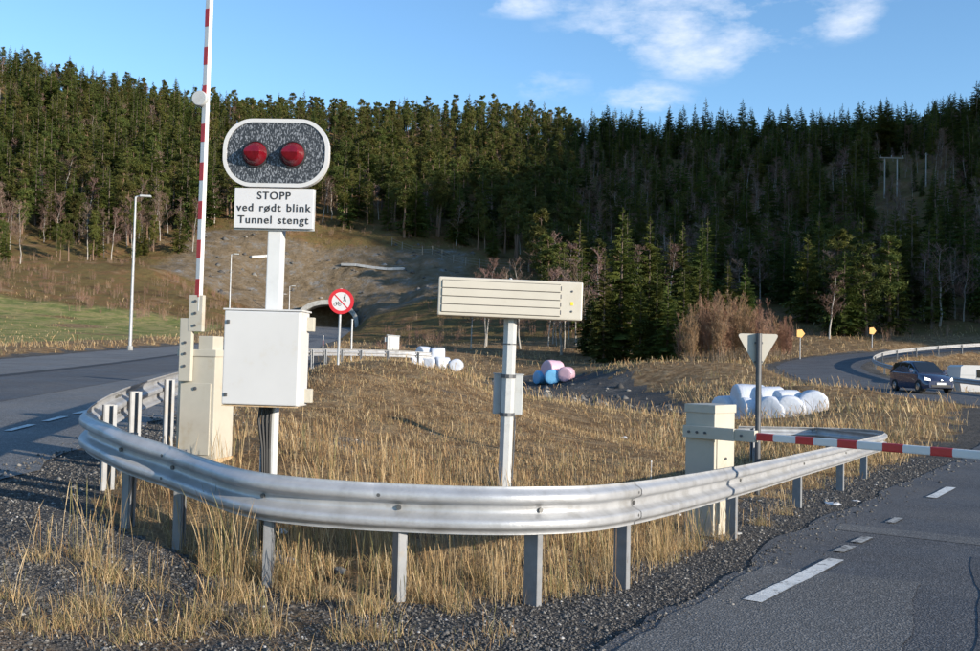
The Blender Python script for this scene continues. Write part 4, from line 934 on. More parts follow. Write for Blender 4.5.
SBARK = mat('spruce_bark', (.13, .10, .08), .95, var=.4, scale=4); PBARK = mat('pine_bark', (.22, .13, .08), .95, col2=(.12, .10, .085), scale=2); BBARK = mat('birch_bark', (.33, .31, .28), .85, col2=(.13, .11, .09), scale=3, thr=(.45, .7), rand=.2)
class TM:
    """triangle soup of a tree: trunk and crown collected apart"""
    def __init__(s): s.v = {0: [], 1: []}; s.f = {0: [], 1: []}
    def tri(s, k, a, b, c): n = len(s.v[k]); s.v[k] += [a, b, c]; s.f[k].append((n, n+1, n+2))
    def limb(s, k, p0, p1, r0, r1, n=5):
        p0, p1 = np.asarray(p0, float), np.asarray(p1, float); d = p1-p0; d = d/(np.linalg.norm(d)+1e-9); a = np.cross(d, (0.31, .2, .93) if abs(d[2]) < .9 else (1, 0, 0)); a /= np.linalg.norm(a); b = np.cross(d, a); i0 = len(s.v[k])
        for p, r in ((p0, r0), (p1, r1)):
            for j in range(n): t_ = 2*math.pi*j/n; s.v[k].append(p+(a*math.cos(t_)+b*math.sin(t_))*r)
        for j in range(n):
            q = (j+1) % n; s.f[k] += [(i0+j, i0+q, i0+n+q), (i0+j, i0+n+q, i0+n+j)]
    def mesh(s, k, name, m): return np_mesh(name, np.array(s.v[k]), np.array(s.f[k]), [m], smooth=(k == 0))
    def both(s, name, m0, m1):
        V = np.array(s.v[0]+s.v[1]); F = np.vstack([np.array(s.f[0]), np.array(s.f[1])+len(s.v[0])]); return np_mesh(name, V, F, [m0, m1], mi=np.r_[np.zeros(len(s.f[0])), np.ones(len(s.f[1]))])
def spruce(seed, whorls=24, per=8, wide=.17, low=.05, sub=4):
    """unit-height spruce"""
    rng = random.Random(seed); t = TM(); lean = rng.uniform(-.012, .012)
    zs = [0, .3, .6, .85, 1.0]; rs = [.013, .010, .006, .003, .001]
    for i in range(4): t.limb(0, (lean*zs[i], 0, zs[i]-.03*(i == 0)), (lean*zs[i+1], 0, zs[i+1]), rs[i], rs[i+1], 6)
    for w in range(whorls):
        u = w/(whorls-1); z = low+(1-low)*u**.92; R_ = wide*((1-u)**.82)*(.55+.45*min(1, (u+.02)/.16))+.006
        for k_ in range(max(3, int(per*(1-.55*u)))):
            if rng.random() < .09: continue
            a = rng.uniform(0, 6.283); r = R_*rng.uniform(.62, 1.18); zz = z+rng.uniform(-.014, .014); droop = r*rng.uniform(.10, .55)*(1-u*.9)-u*r*.5
            ca, sa = math.cos(a), math.sin(a); base = np.array([lean*zz, 0, zz]); tip = base+np.array([ca*r, sa*r, -droop]); side = np.array([-sa, ca, 0])
            mid = base*.45+tip*.55+np.array([0, 0, .012]); wd_ = r*rng.uniform(.16, .26)
            t.tri(1, base, mid+side*wd_*.5, tip); t.tri(1, base, tip, mid-side*wd_*.5)
            for j in range(sub):
                f = (j+1.0)/(sub+.6); p = base+(tip-base)*f+np.array([0, 0, .008*math.sin(f*3.1)]); ln = r*(.40-.22*f)*rng.uniform(.7, 1.3)
                for sgn in (-1, 1):
                    q = p+side*sgn*ln+np.array([ca, sa, 0])*ln*.55+np.array([0, 0, -ln*rng.uniform(.15, .7)]); t.tri(1, p, q, p+(tip-base)*.16+np.array([0, 0, -.004]))
                q = p+np.array([ca, sa, 0])*ln*.15+np.array([0, 0, -ln*rng.uniform(.5, .95)]); t.tri(1, p-(tip-base)*.07, q, p+(tip-base)*.1)
    return t
def pine(seed, clumps=26, leaves=46, low=.45):
    rng = random.Random(seed); t = TM(); x = y = 0; pts = [(0, 0, -.03)]
    for i in range(1, 7): x += rng.uniform(-.012, .012); y += rng.uniform(-.012, .012); pts.append((x, y, i/6*.97))
    for i in range(6): t.limb(0, pts[i], pts[i+1], .017-.0026*i, .017-.0026*(i+1), 6)
    for c in range(clumps):
        u = rng.random()**.8; z = low+(.98-low)*u; R_ = (.14*math.sin(math.pi*min(1, (.30+.70*(1-u))))**.8*(1.2-.85*u)+.008)*rng.uniform(.3, 1.1)
        a = rng.uniform(0, 6.283); i = min(5, int(z/.97*6)); f = z/.97*6-i; ax = np.array(pts[i])*(1-f)+np.array(pts[min(6, i+1)])*f
        cpt = ax+np.array([math.cos(a)*R_, math.sin(a)*R_, rng.uniform(-.005, .03)])
        t.limb(0, ax-np.array([0, 0, .02]), cpt, .0042, .0015, 3); rr = rng.uniform(.040, .075)*(1.25-.8*u)
        for j in range(leaves):
            d = np.array([rng.gauss(0, 1), rng.gauss(0, 1), rng.gauss(0, .62)]); d = d/np.linalg.norm(d)*rr*rng.uniform(.45, 1.1); p = cpt+d
            o1 = np.array([rng.gauss(0, 1), rng.gauss(0, 1), rng.gauss(.4, .8)]); o1 = o1/np.linalg.norm(o1)*rng.uniform(.016, .032); o2 = np.array([rng.gauss(0, 1), rng.gauss(0, 1), rng.gauss(0, 1)]); o2 = o2/np.linalg.norm(o2)*rng.uniform(.004, .009)
            t.tri(1, p-o1*.5+o2, p-o1*.5-o2, p+o1)
    return t
def birch(seed, stems=1, spread=.1, br=26, tw=7, tw2=3, low=.28, thick=.011):
    rng = random.Random(seed); t = TM()
    for s_ in range(stems):
        a0 = rng.uniform(0, 6.28); off = np.array([math.cos(a0), math.sin(a0), 0])*(0 if stems == 1 else rng.uniform(.02, spread)); lean = np.array([math.cos(a0), math.sin(a0), 0])*rng.uniform(.02, .10 if stems == 1 else .15); hh = rng.uniform(.6, 1.0) if stems > 1 else 1.0
        pts = [off+lean*(i/6)**1.4+np.array([rng.uniform(-.012, .012), rng.uniform(-.012, .012), hh*i/6 if i else -.03]) for i in range(7)]
        for i in range(6): t.limb(0, pts[i], pts[i+1], thick*(1-i/6.6), thick*(1-(i+1)/6.6), 5)
        for b_ in range(br//(1 if stems == 1 else 1)):
            u = low+(1-low)*rng.random(); i = min(5, int(u*6)); f = u*6-i; p = pts[i]*(1-f)+pts[i+1]*f; a = rng.uniform(0, 6.283); ln = (.10+.20*(1-u))*rng.uniform(.6, 1.2)
            d = np.array([math.cos(a)*.62, math.sin(a)*.62, rng.uniform(.45, 1.0)+(.7 if stems > 1 else 0)]); d /= np.linalg.norm(d); q = p+d*ln; t.limb(1, p, q, .0030, .0012, 3)
            for k_ in range(tw):
                f = rng.uniform(.25, 1); p2 = p+d*ln*f; a = rng.uniform(0, 6.283); d2 = d*.7+np.array([math.cos(a), math.sin(a), rng.uniform(-.3, .6)])*.7; d2 /= np.linalg.norm(d2); l2 = ln*rng.uniform(.25, .55); q2 = p2+d2*l2
                s1 = np.cross(d2, (0, 0, 1.)); s1 = s1/(np.linalg.norm(s1)+1e-9)*.0026; t.tri(1, p2-s1, p2+s1, q2)
                for m_ in range(tw2):
                    f = rng.uniform(.2, .9); p3 = p2+d2*l2*f; d3 = np.array([rng.gauss(0, 1), rng.gauss(0, 1), rng.gauss(.3, .8)]); d3 /= np.linalg.norm(d3); l3 = l2*rng.uniform(.35, .8); s1 = np.cross(d3, (.3, .5, 1.)); s1 = s1/(np.linalg.norm(s1)+1e-9)*.0023; t.tri(1, p3-s1, p3+s1, p3+d3*l3)
    return t
KIND = {}
def register(kind, ts, m0, m1):
    KIND[kind] = [(t.mesh(0, 'trunk', m0), t.mesh(1, 'crown', m1), t.both(kind, m0, m1)) for t in ts]
register('spruce_tree', [spruce(i, (30, 26, 34, 28, 24, 32, 22)[i], (10, 11, 9, 10, 8, 11, 9)[i], (.17, .22, .14, .20, .16, .25, .19)[i], (.03, .05, .08, .04, .16, .06, .22)[i]) for i in range(7)], SBARK, NEEDLE)
register('tall_spruce', [spruce(40+i, 44, 12, (.17, .14, .19)[i], .03, 5) for i in range(3)], SBARK, NEEDLE)
register('pine_tree', [pine(i, (36, 44, 30, 40, 26, 50)[i], 74, (.34, .26, .42, .30, .5, .2)[i]) for i in range(6)], PBARK, PINEN)
register('birch_tree', [birch(i, br=34, tw=8, tw2=4) for i in range(4)], BBARK, TWIG)
register('bare_bush', [birch(20+i, stems=8, spread=.16, br=16, tw=8, tw2=4, low=.15, thick=.0045) for i in range(3)], mat('bush_bark', (.24, .19, .14), .9, var=.4, scale=4), RUSSET)

def put_tree(kind, x, y, h, label, group, parts=True, var=None, name=None, wide=1.0, cat=None):
    j = random.randrange(len(KIND[kind])) if var is None else var; tr, cr_, bo = KIND[kind][j]; nm = name or ('spruce_tree' if kind == 'tall_spruce' else kind); z = Hs(x, y)-.1; rz = random.uniform(0, 6.28)
    if parts:
        o = thing(nm, label, cat or ('bush' if kind == 'bare_bush' else 'tree'), (x, y, z), rz, 0, group); o.scale = (h*wide, h*wide, h)
        link(bpy.data.objects.new('trunk', tr), o); link(bpy.data.objects.new('crown', cr_), o)
    else:
        o = link(bpy.data.objects.new(nm, bo)); o.location = (x, y, z); o.rotation_euler = (0, 0, rz); o.scale = (h*wide, h*wide, h); tag(o, label, cat or ('bush' if kind == 'bare_bush' else 'tree'), group)
    return o
# single trees one can pick out: sunlit spruces before the right-hand forest
gS = 'sunlit spruces before the right-hand forest'
lone = [(620, 208, 366, 96, 'tallest sunlit spruce at the forest edge right of the slatted sign', 1.0), (603, 248, 366, 94, 'sunlit spruce just left of the tallest forest-edge spruce', 1.0), (648, 218, 362, 108, 'sunlit spruce right behind the tallest forest-edge spruce', 1.0),
        (681, 222, 362, 118, 'slim sunlit spruce above the bare bushes, left of a similar one', .9), (700, 221, 362, 120, 'slim sunlit spruce above the bare bushes, right of a similar one', .9), (656, 264, 364, 92, 'middle-sized sunlit spruce left of the bare bushes', 1.0), (667, 279, 364, 90, 'smaller sunlit spruce touching the left of the bare bushes', 1.1),
        (683, 268, 360, 100, 'small spruce peeping over the left end of the bare bushes', 1.0), (698, 266, 360, 101, 'small spruce peeping over the bare bushes, second from left', 1.0), (707, 272, 360, 101, 'small spruce peeping over the bare bushes, third from left', 1.0), (727, 260, 360, 103, 'small green spruce over the middle of the bare bushes', 1.1), (744, 264, 360, 103, 'small green spruce over the right part of the bare bushes', 1.1),
        (818, 218, 340, 130, 'sunlit spruce alone among dark trees above the far bend', 1.1), (640, 275, 364, 93, 'dark spruce in shade between the sunlit forest-edge spruces', 1.1), (590, 290, 360, 100, 'dark spruce at the left end of the right-hand forest edge', 1.1)]
for i, (px, yt, yb_, d, lab, wdt) in enumerate(lone):
    p = P(px, yb_, d); z = Hs(p[0], p[1]); h = P(px, yt, d)[2]-z; put_tree('tall_spruce', p[0], p[1], h, lab, gS, True, i % 3, wide=wdt*1.2)
# russet bushes
gB = 'bare russet bushes by the far bend'
for i in range(24):
    px = 684+4.6*i+random.uniform(-2, 2); d = 84+random.uniform(-3, 8); yt = 288+abs(i-8)*1.6+random.uniform(-4, 12)+(8 if i > 18 else 0); p = P(px, 360, d); z = Hs(p[0], p[1]); h = P(px, yt, d)[2]-z
    put_tree('bare_bush', p[0], p[1], h, 'leafless russet bush in the thicket beside the far bend', gB, True, i % 3, wide=random.uniform(.6, .95))

# the forest: candidate spots over the hillsides
def forest_spots():
    sp = 4.2; xs, ys = np.meshgrid(np.arange(-330, 340, sp), np.arange(82, 352, sp)); n = xs.size; x = xs.ravel()+RNG.uniform(-2.3, 2.3, n); y = ys.ravel()+RNG.uniform(-2.3, 2.3, n)
    z, g, _ = H(x, y, True); px, py = proj(x, y, z)
    bx_ = [-400, 0, 60, 120, 190, 230, 330, 450, 520, 560, 582, 600, 700, 800, 980, 1300]; by_ = [245, 236, 240, 250, 236, 224, 224, 240, 268, 335, 350, 358, 361, 352, 342, 330]
    line = np.interp(px, bx_, by_)+fbm(px/22, py/40, 81)*9
    ok = (py < line) & (px > -150) & (px < 1130) & (g > 7) & (y > np.interp(px, [0, 520, 550, 600, 1300], [120, 120, 100, 86, 86]))
    ok &= ~((px > 872) & (px < 932) & (py > 160) & (py < 236) & (RNG.uniform(0, 1, n) < .04))          # the glade of the power line
    ok &= ~((px > 590) & (px < 800) & (y < 132))                                   # the lone spruces and bushes stand here
    ok &= RNG.uniform(0, 1, n) < np.where(px > 560, .93, .95)
    return x[ok], y[ok], z[ok], px[ok], py[ok]
SPOT = [(60, 'at the far left'), (190, 'behind the tall street lamp'), (330, 'behind the stop signal'), (440, 'above the tunnel mouth'), (590, 'above the slatted message sign'), (700, 'above the gravel yard'), (800, 'above the give way sign'), (880, 'left of the twin-legged power pole'), (1e9, 'at the right edge')]
def place(px, py, edge):
    w = next(b for a, b in SPOT if px < a); return ('on the ridge ' if py < 158 else ('at the forest foot ' if edge else 'halfway up the wooded slope '))+w
fx, fy, fz, fpx, fpy = forest_spots()
rest = {k_: [] for k_ in ('spruce_tree', 'pine_tree', 'birch_tree')}; cand = {k_: [] for k_ in rest}
for x, y, z, px, py in zip(fx, fy, fz, fpx, fpy):
    r = random.random(); edge = py > np.interp(px, [0, 230, 450, 600, 980], [205, 190, 205, 300, 310])
    if px < 235: kd = 'spruce_tree' if r < .62 else ('pine_tree' if r < .90 else 'birch_tree'); reg = 'left'
    elif px < 580: kd = 'pine_tree' if r < .66 else ('spruce_tree' if r < .96 else 'birch_tree'); reg = 'middle'
    else: kd = 'spruce_tree' if r < .53 else ('birch_tree' if r < .97 else 'pine_tree'); reg = 'right'
    if edge and px < 580 and random.random() < .16: kd = 'birch_tree'
    if py < 165 and px > 580 and kd == 'birch_tree' and random.random() < .6: kd = 'spruce_tree'
    h = {'spruce_tree': random.triangular(6, 17, 11), 'pine_tree': random.triangular(8, 15, 11.5), 'birch_tree': random.triangular(6, 11, 8.5)}[kd]*(1.0-.12*float(sstep(200, 300, y)))*(1 if px < 560 else .93)
    if 872 < px < 932 and 158 < py < 236: kd = random.choice(['birch_tree', 'birch_tree', 'spruce_tree']); h = random.uniform(3, 5.5)
    if kd == 'spruce_tree' and py < 168 and px > 590: h *= random.choice([.9, 1, 1.15, 1.35])
    cand[kd].append((h/y, x, y, h, place(px, py, edge), px))
LOOK = {'spruce_tree': 'pointed green spruce standing', 'pine_tree': 'round-crowned pine standing', 'birch_tree': 'leafless birch standing'}
for kd, L_ in cand.items():
    L_.sort(key=lambda q: -q[0]*(1 if 0 < q[5] < 980 else .3))
    for i, (s_, x, y, h, reg, px) in enumerate(L_):
        if i < (262 if kd == 'spruce_tree' else 290): put_tree(kd, x, y, h, LOOK[kd]+' '+reg, LOOK[kd].split(' standing')[0]+' '+reg, i < 150, wide=random.uniform(1.1, 1.55))
        else: rest[kd].append((x, y, h))
# young trees and leaning birches on the open bank at the left, below the forest
gY = 'scattered young trees on the left bank'
for i in range(46):
    px = random.uniform(-20, 205); py = random.uniform(232, 262)+abs(px-100)*.03; p = G(px, py)
    if p[1] < 110: continue
    kd = random.choice(['birch_tree', 'birch_tree', 'spruce_tree', 'pine_tree']); put_tree(kd, p[0], p[1], random.uniform(5, 11), {'birch_tree': 'thin leafless birch scattered on the open left bank', 'spruce_tree': 'young spruce scattered on the open left bank', 'pine_tree': 'slender pine scattered on the open left bank'}[kd], gY+' '+kd.split('_')[0], True)
for i in range(26):
    px = random.choice([random.uniform(470, 600), random.uniform(840, 1010)]); d = random.uniform(100, 116) if px < 650 else random.uniform(112, 122); p = P(px, 350, d); put_tree('birch_tree', p[0], p[1], random.uniform(6, 10), 'pale-stemmed leafless birch along the foot of the dark forest', 'birches along the foot of the dark forest', True)

# the rest of the wood, one mass behind those trees (instances of the same trees)
def gn_scatter(name, pts, scales, meshes, label, cat=None, wide=1.0):
    """one object: copies of a few meshes on points, turned and scaled at random"""
    pm = bpy.data.meshes.new(name+'_points'); pm.from_pydata([tuple(p) for p in pts], [], []); a = pm.attributes.new('size', 'FLOAT', 'POINT'); a.data.foreach_set('value', np.asarray(scales, dtype=np.float32))
    a = pm.attributes.new('pick', 'INT', 'POINT'); a.data.foreach_set('value', np.array([i*7919 % len(meshes) for i in range(len(pts))], dtype=np.int32))
    a = pm.attributes.new('turn', 'FLOAT', 'POINT'); a.data.foreach_set('value', RNG.uniform(0, 6.28, len(pts)).astype(np.float32))
    o = link(bpy.data.objects.new(name, pm)); ng = bpy.data.node_groups.new(name, 'GeometryNodeTree'); ng.interface.new_socket('Geometry', in_out='INPUT', socket_type='NodeSocketGeometry'); ng.interface.new_socket('Geometry', in_out='OUTPUT', socket_type='NodeSocketGeometry')
    N_ = ng.nodes; L = ng.links; gi = N_.new('NodeGroupInput'); go = N_.new('NodeGroupOutput'); jn = N_.new('GeometryNodeJoinGeometry')
    def attr(nm, ty): q = N_.new('GeometryNodeInputNamedAttribute'); q.data_type = ty; q.inputs[0].default_value = nm; return q.outputs[0]
    for j, me_ in enumerate(meshes):
        src = bpy.data.objects.new(name+'_source', me_)
        oi = N_.new('GeometryNodeObjectInfo'); oi.inputs['Object'].default_value = src; oi.inputs['As Instance'].default_value = True
        ip = N_.new('GeometryNodeInstanceOnPoints'); cmp_ = N_.new('FunctionNodeCompare'); cmp_.data_type = 'INT'; cmp_.operation = 'EQUAL'; L.new(attr('pick', 'INT'), cmp_.inputs[2]); cmp_.inputs[3].default_value = j
        cx = N_.new('ShaderNodeCombineXYZ'); L.new(attr('turn', 'FLOAT'), cx.inputs[2])
        L.new(gi.outputs[0], ip.inputs['Points']); L.new(cmp_.outputs[0], ip.inputs['Selection']); L.new(oi.outputs['Geometry'], ip.inputs['Instance']); L.new(cx.outputs[0], ip.inputs['Rotation'])
        L.new(attr('size', 'FLOAT'), ip.inputs['Scale']); L.new(ip.outputs[0], jn.inputs[0])
    L.new(jn.outputs[0], go.inputs[0]); md = o.modifiers.new('scatter', 'NODES'); md.node_group = ng
    if label: tag(o, label, cat)
    o['kind'] = 'stuff'; return o
for kd, lab in (('spruce_tree', 'dense far spruce wood covering the hillsides'), ('pine_tree', 'dense far pine wood along the ridge'), ('birch_tree', 'dim leafless birch wood between the conifers')):
    if rest[kd]:
        q = np.array(rest[kd]); q[:, 2] *= 1.04; zz = H(q[:, 0], q[:, 1])-.1; gn_scatter('far_'+kd.split('_')[0]+'_wood', np.c_[q[:, 0], q[:, 1], zz], q[:, 2], [k_[2] for k_ in KIND[kd]], lab, 'wood')
n0 = 700; x = RNG.uniform(165, 300, n0); y = RNG.uniform(-30, 140, n0); z = H(x, y); kp = (x > .516*np.maximum(y, 0)+60) & (z > 18)
gn_scatter('shadow_ridge_wood', np.c_[x, y, z-.1][kp], RNG.uniform(7, 13, kp.sum()), [k_[2] for k_ in KIND['spruce_tree'][:4]], 'unseen spruce wood added on the right-hand hill to roughen its shadow', 'wood')  # trees out of view, added to break up the edge of the ridge's shadow
print('trees', {k_: (len(cand[k_]), len(rest[k_])) for k_ in cand})

# ------------------------------------------------------------------ dry grass
def blades(x, y, z, h, w, lean, col, head, name, mats, label, cat):
    n = len(x); a = RNG.uniform(0, 6.283, n); la = RNG.uniform(0, 6.283, n); lx, ly = np.cos(la)*lean*h+lean_w[0]*h*.12, np.sin(la)*lean*h+lean_w[1]*h*.12
    ca, sa = np.cos(a)*w*.5, np.sin(a)*w*.5; Vs = []
    for f, ww in ((0, 1.0), (.5, .8), (.84, np.where(head, 1.45, .5))):
        bx_, by_ = x+lx*f**1.7, y+ly*f**1.7; bz_ = z+h*f*(1-.12*lean*f)
        Vs += [np.c_[bx_-ca*ww, by_-sa*ww, bz_], np.c_[bx_+ca*ww, by_+sa*ww, bz_]]
    Vs.append(np.c_[x+lx, y+ly, z+h*(1-.18*lean)])
    V = np.stack(Vs, 1).reshape(-1, 3); b = np.arange(n)[:, None]*7; F = np.concatenate([b+np.array(q) for q in ((0, 1, 3), (0, 3, 2), (2, 3, 5), (2, 5, 4), (4, 5, 6))], 0)
    c = np.repeat(np.c_[col, np.ones(n)], 7, 0); o = link(bpy.data.objects.new(name, np_mesh(name, V, F, mats, {'tint': c}))); tag(o, label, cat, kind='stuff')
lean_w = (-.6, .2)
def grass_mat():
    m = bpy.data.materials.new('dry_grass'); m.use_nodes = True; t = m.node_tree; n = t.nodes; L = t.links; b = n['Principled BSDF']; b.inputs['Roughness'].default_value = .7; b.inputs['Specular IOR Level'].default_value = .25
    a = n.new('ShaderNodeAttribute'); a.attribute_name = 'tint'; L.new(a.outputs[0], b.inputs['Base Color']); tr = n.new('ShaderNodeBsdfTranslucent'); L.new(a.outputs[0], tr.inputs[0]); ms = n.new('ShaderNodeMixShader'); ms.inputs[0].default_value = .3; L.new(b.outputs[0], ms.inputs[1]); L.new(tr.outputs[0], ms.inputs[2]); L.new(ms.outputs[0], n['Material Output'].inputs[0]); return m
GRASS = grass_mat()
def tint(n, greeny=.1, red=.3):
    pal = np.array([(.52, .375, .20), (.43, .29, .14), (.58, .45, .27), (.32, .19, .09), (.24, .215, .09)]); p = np.array([.34-.1*red, .28, .20, .12+.2*red, .06]); p[4] += greeny; p /= p.sum()
    c = pal[RNG.choice(5, n, p=p)]; return c*RNG.uniform(.7, 1.2, (n, 1))
# (1) the wedge inside the rail and the mound
n0 = 300000; px = RNG.uniform(60, 1000, n0); d = np.exp(RNG.uniform(math.log(6.0), math.log(36), n0)); x = (px-490)/FPX*d; y = d
inw = in_poly(x, y, WEDGE+[(0, 50)]) | ((y > 19) & (y < 36) & (x > -8) & (x < 8.5))
cl = .22+fbm(x/.45, y/.45, 91)*.95+fbm(x/3, y/3, 92)*.6+.14*sstep(9, 13, y); zg = zones(x, y)[0]; keep_ = inw & (RNG.uniform(0, 1, n0) < np.clip(cl*1.5, .05, 1)*(1-.85*zg)); gq, _, _ = road_info(x, y); keep_ &= gq > .5
x, y = x[keep_], y[keep_]; dd_ = np.hypot(x, y); z = H(x, y); m_ = len(x); tall = RNG.uniform(0, 1, m_) < .12*np.clip(1.9-dd_/9, .18, 1); hgt = np.where(tall, RNG.uniform(.28, .58, m_), RNG.gamma(2.6, .036, m_)+.03)*(.6+.8*vnoise(x/1.8, y/1.8, 95)); hgt *= 1-.5*sstep(8, 12, dd_)
red_ = vnoise(x/3.5, y/3.5, 96) > .52
col = np.where(red_[:, None], tint(m_, .02, 1.0), tint(m_, .06, .1)); blades(x, y, z-.02, hgt, .0033*np.maximum(1, dd_/7)**.85, RNG.uniform(.05, .6, m_)*np.where(tall, .45, 1), col, tall, 'dry_grass', [GRASS], 'tall straw-coloured dry grass filling the wedge inside the guardrail', 'grass')
print('wedge blades', m_)
# (2) tufts in the foreground outside the rail: clumps where the photograph has them
tufts = [(95, 612, 95, .30), (70, 628, 60, .22), (110, 580, 90, .55), (85, 560, 60, .5), (205, 620, 90, .28), (235, 600, 120, .62), (215, 575, 80, .6), (260, 632, 90, .30), (300, 600, 70, .35), (330, 598, 60, .30), (368, 612, 90, .45), (372, 640, 70, .28), (385, 575, 70, .65), (420, 600, 60, .3), (455, 612, 50, .22), (285, 580, 70, .45), (180, 636, 60, .25), (140, 640, 50, .2), (30, 630, 50, .22), (8, 600, 40, .35),
         (250, 575, 80, .55), (320, 570, 70, .5), (430, 575, 60, .4), (480, 580, 70, .45), (505, 590, 50, .3), (560, 590, 60, .35), (585, 580, 60, .45), (610, 570, 60, .45), (345, 640, 40, .25), (40, 560, 45, .35), (150, 590, 40, .3), (230, 560, 60, .6), (660, 560, 60, .4), (690, 548, 60, .4), (720, 540, 50, .35), (760, 525, 50, .3), (785, 515, 40, .3), (500, 634, 24, .16), (552, 596, 30, .2)]
X, Y, Hh, Tl = [], [], [], []
for px, py, n_, hh in tufts:
    p = G(px, py); nb1, nb2 = int(n_*2.2), int(n_*.42)
    for cnt, sg_, lo, hi, isst in ((nb1, .055, .10, .30, False), (nb2, .05, .55, 1.2, True), (nb1//3, .10, .08, .2, False)):
        r = RNG.normal(0, sg_, (cnt, 2)); X.append(p[0]+r[:, 0]*1.3); Y.append(p[1]+r[:, 1]); Hh.append(RNG.uniform(lo, hi, cnt)*(hh if isst else .3+hh*.55)*(1 if isst else 1.1)); Tl.append(np.full(cnt, isst))
nb_ = 6000; px = RNG.uniform(-20, 640, nb_); py = RNG.uniform(520, 665, nb_); d = 1.6*FPX/np.maximum(py-(358+(px-490)*.0227), 60); sx_ = (px-490)/FPX*d; sy_ = d; kp = (fbm(sx_/.5, sy_/.5, 99)+fbm(sx_/1.6, sy_/1.6, 98) > .34) & (road_info(sx_, sy_)[0] > .35) & ~in_poly(sx_, sy_, WEDGE); X.append(sx_[kp]); Y.append(sy_[kp]); Hh.append(RNG.gamma(3, .02, kp.sum())+.02); Tl.append(np.zeros(kp.sum(), bool))
X, Y, Hh, Tl = map(np.concatenate, (X, Y, Hh, Tl)); Z = H(X, Y); m_ = len(X); blades(X, Y, Z-.01, Hh, 0.0031*np.ones(m_), np.where(Tl, RNG.uniform(.03, .32, m_), RNG.uniform(.2, 1.1, m_)), tint(m_, .22, .2), Tl, 'grass_tufts', [GRASS], 'loose tufts of dry grass in the gravel before the guardrail', 'grass')
# (3) banks, field margins and the far mound
n0 = 120000; px = RNG.uniform(-30, 1010, n0); d = np.exp(RNG.uniform(math.log(20), math.log(130), n0)); x = (px-490)/FPX*d; y = d; z, g, _ = H(x, y, True); zz = zones(x, y, g, None); inw = in_poly(x, y, WEDGE) & (y < 36)
pq, pyq = proj(x, y, z); dens = (1-zz[0])*(1-.72*np.minimum(1, zz[1]*1.6))*np.where(zz[2] > .5, .45, 1)*np.clip(.45+fbm(x/4, y/4, 93)*1.6, .03, 1)
kp = (g > .6) & ~inw & (RNG.uniform(0, 1, n0) < dens); x, y, z = x[kp], y[kp], z[kp]; m_ = len(x); dd_ = np.hypot(x, y); tall = RNG.uniform(0, 1, m_) < .16
blades(x, y, z-.03, np.where(tall, RNG.uniform(.3, .65, m_), RNG.uniform(.08, .3, m_))*(1-.6*np.minimum(1, zz[1][kp]*1.5)), .0046*(dd_/7)**.85, RNG.uniform(.1, .6, m_), tint(m_, .05, .25), tall, 'bank_grass', [GRASS], 'pale dry grass on the banks and verges beyond the wedge', 'grass'); print('bank', m_)
# (4) scrub on the cutting and open slopes, as low heaps of twigs
n0 = 5200; px = RNG.uniform(-60, 1040, n0); d = RNG.uniform(100, 215, n0); x = (px-490)/FPX*d; y = d; z, g, _ = H(x, y, True); ppx, ppy = proj(x, y, z); kp = (g > 5) & (fbm(x/7, y/7, 88) > .0) & (rock_zone(x, y) < .5) & ~((x < -26) & (y < 112)); kp &= RNG.uniform(0, 1, n0) < .8
gn_scatter('hillside_scrub', np.c_[x, y, z-.05][kp], RNG.uniform(.6, 1.7, kp.sum()), [birch(70+i, stems=6, spread=.3, br=9, tw=5, tw2=2, low=.1, thick=.012).both('scrub', TWIG, RUSSET) for i in range(2)], 'low leafless scrub on the open slopes round the tunnel', 'scrub')

n0 = 900; x = RNG.uniform(27, 64, n0); y = RNG.uniform(50, 97, n0); z, g, _ = H(x, y, True); kp = (g > 2.2) & (x > 27.5+.0*y) & (y < 60+.75*(x-20))
gn_scatter('bend_scrub', np.c_[x, y, z-.05][kp], RNG.uniform(.7, 1.6, kp.sum()), [birch(80+i, stems=7, spread=.3, br=10, tw=6, tw2=3, low=.1, thick=.010).both('scrub', TWIG, TWIG) for i in range(2)], 'dark leafless scrub on the low ground inside the far road bend', 'scrub')
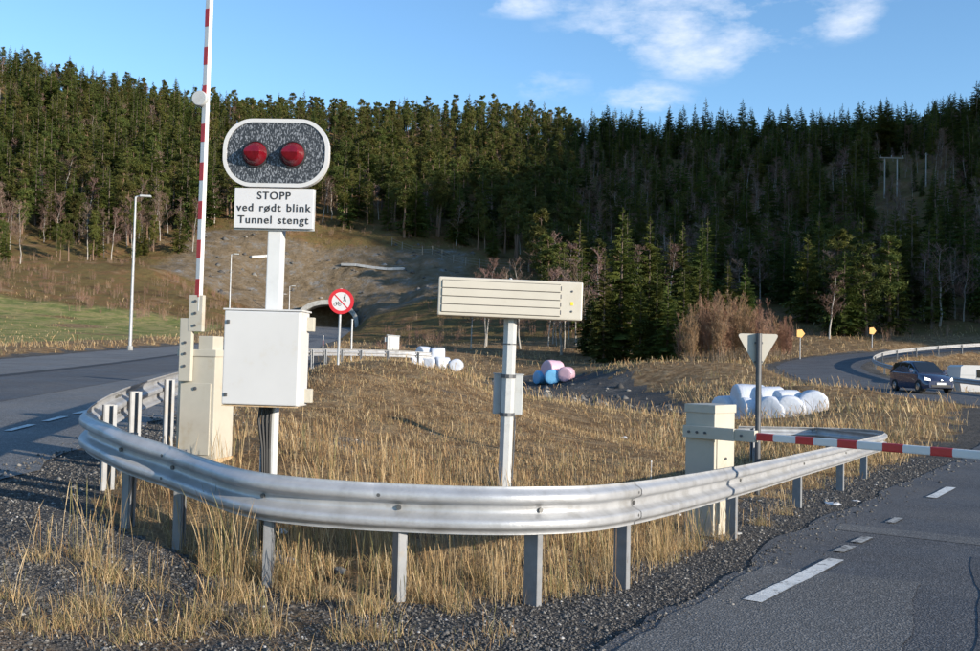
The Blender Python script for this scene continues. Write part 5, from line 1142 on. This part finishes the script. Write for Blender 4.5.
# ------------------------------------------------------------------ loose stones
def stones(x, y, z, s, name, m, label, cat):
    n = len(x); ico = np.array([(0, 0, 1), (1, 0, 0), (0, 1, 0), (-1, 0, 0), (0, -1, 0), (0, 0, -1)], float); fc = np.array([(0, 1, 2), (0, 2, 3), (0, 3, 4), (0, 4, 1), (5, 2, 1), (5, 3, 2), (5, 4, 3), (5, 1, 4)])
    V = ico[None]*RNG.uniform(.55, 1.2, (n, 6, 1)); a = RNG.uniform(0, 6.283, n); c_, s_ = np.cos(a)[:, None], np.sin(a)[:, None]; V = np.stack([V[..., 0]*c_-V[..., 1]*s_, V[..., 0]*s_+V[..., 1]*c_, V[..., 2]*.7], -1)+RNG.uniform(-.15, .15, (n, 6, 3)); V = V*s[:, None, None]+np.c_[x, y, z][:, None, :]
    F = (np.arange(n)[:, None, None]*6+fc[None]).reshape(-1, 3); g_ = RNG.choice(4, n, p=[.50, .36, .12, .02]); pal = np.array([(.075, .07, .066), (.12, .115, .108), (.20, .19, .175), (.36, .355, .35)])[g_]*RNG.uniform(.75, 1.2, (n, 1)); col = np.repeat(np.c_[pal, np.ones(n)], 6, 0)
    tag(link(bpy.data.objects.new(name, np_mesh(name, V.reshape(-1, 3), F, [m], {'tint': col}))), label, cat, kind='stuff')
sm_ = bpy.data.materials.new('crushed_stone'); sm_.use_nodes = True; at_ = sm_.node_tree.nodes.new('ShaderNodeAttribute'); at_.attribute_name = 'tint'; sm_.node_tree.links.new(at_.outputs[0], sm_.node_tree.nodes['Principled BSDF'].inputs['Base Color']); sm_.node_tree.nodes['Principled BSDF'].inputs['Roughness'].default_value = .9
n0 = 100000; px = RNG.uniform(-30, 1000, n0); d = np.exp(RNG.uniform(math.log(4.0), math.log(22), n0)); x = (px-490)/FPX*d; y = d; z, g, wh_ = H(x, y, True); zg = zones(x, y, g, wh_)[0]; kp = (RNG.uniform(0, 1, n0) < zg**1.2) & (g > .02) & ((y > 5) | (x < 2)); on = (g < .0) & (g > -.55) & (RNG.uniform(0, 1, n0) < np.exp(g*7)*.8)
x1, y1, z1 = x[kp], y[kp], z[kp]; rz1 = road_info(x[on], y[on])[1]; x, y, z = np.r_[x1, x[on]], np.r_[y1, y[on]], np.r_[z1, rz1+.006]; dd_ = np.hypot(x, y); stones(x, y, z+.002, RNG.gamma(2.6, .0025, len(x))*np.maximum(1, dd_/8)+.003, 'gravel', sm_, 'loose grey crushed stone along the road shoulders', 'gravel'); print('stones', len(x))
n0 = 16000; px = RNG.uniform(200, 720, n0); d = np.exp(RNG.uniform(math.log(36), math.log(200), n0)); x = (px-490)/FPX*d; y = d; z, g, wh_ = H(x, y, True); zq = zones(x, y, g, wh_); kp = ((RNG.uniform(0, 1, n0) < zq[3]*.10) | ((zq[0] > .6) & (RNG.uniform(0, 1, n0) < .08))) & (g > 1)
x, y, z = x[kp], y[kp], z[kp]; dd_ = np.hypot(x, y); stones(x, y, z, (RNG.gamma(2.2, .0011, len(x))*dd_+.02), 'rubble', sm_, 'grey broken rock over the cutting and the stony yard', 'rubble')
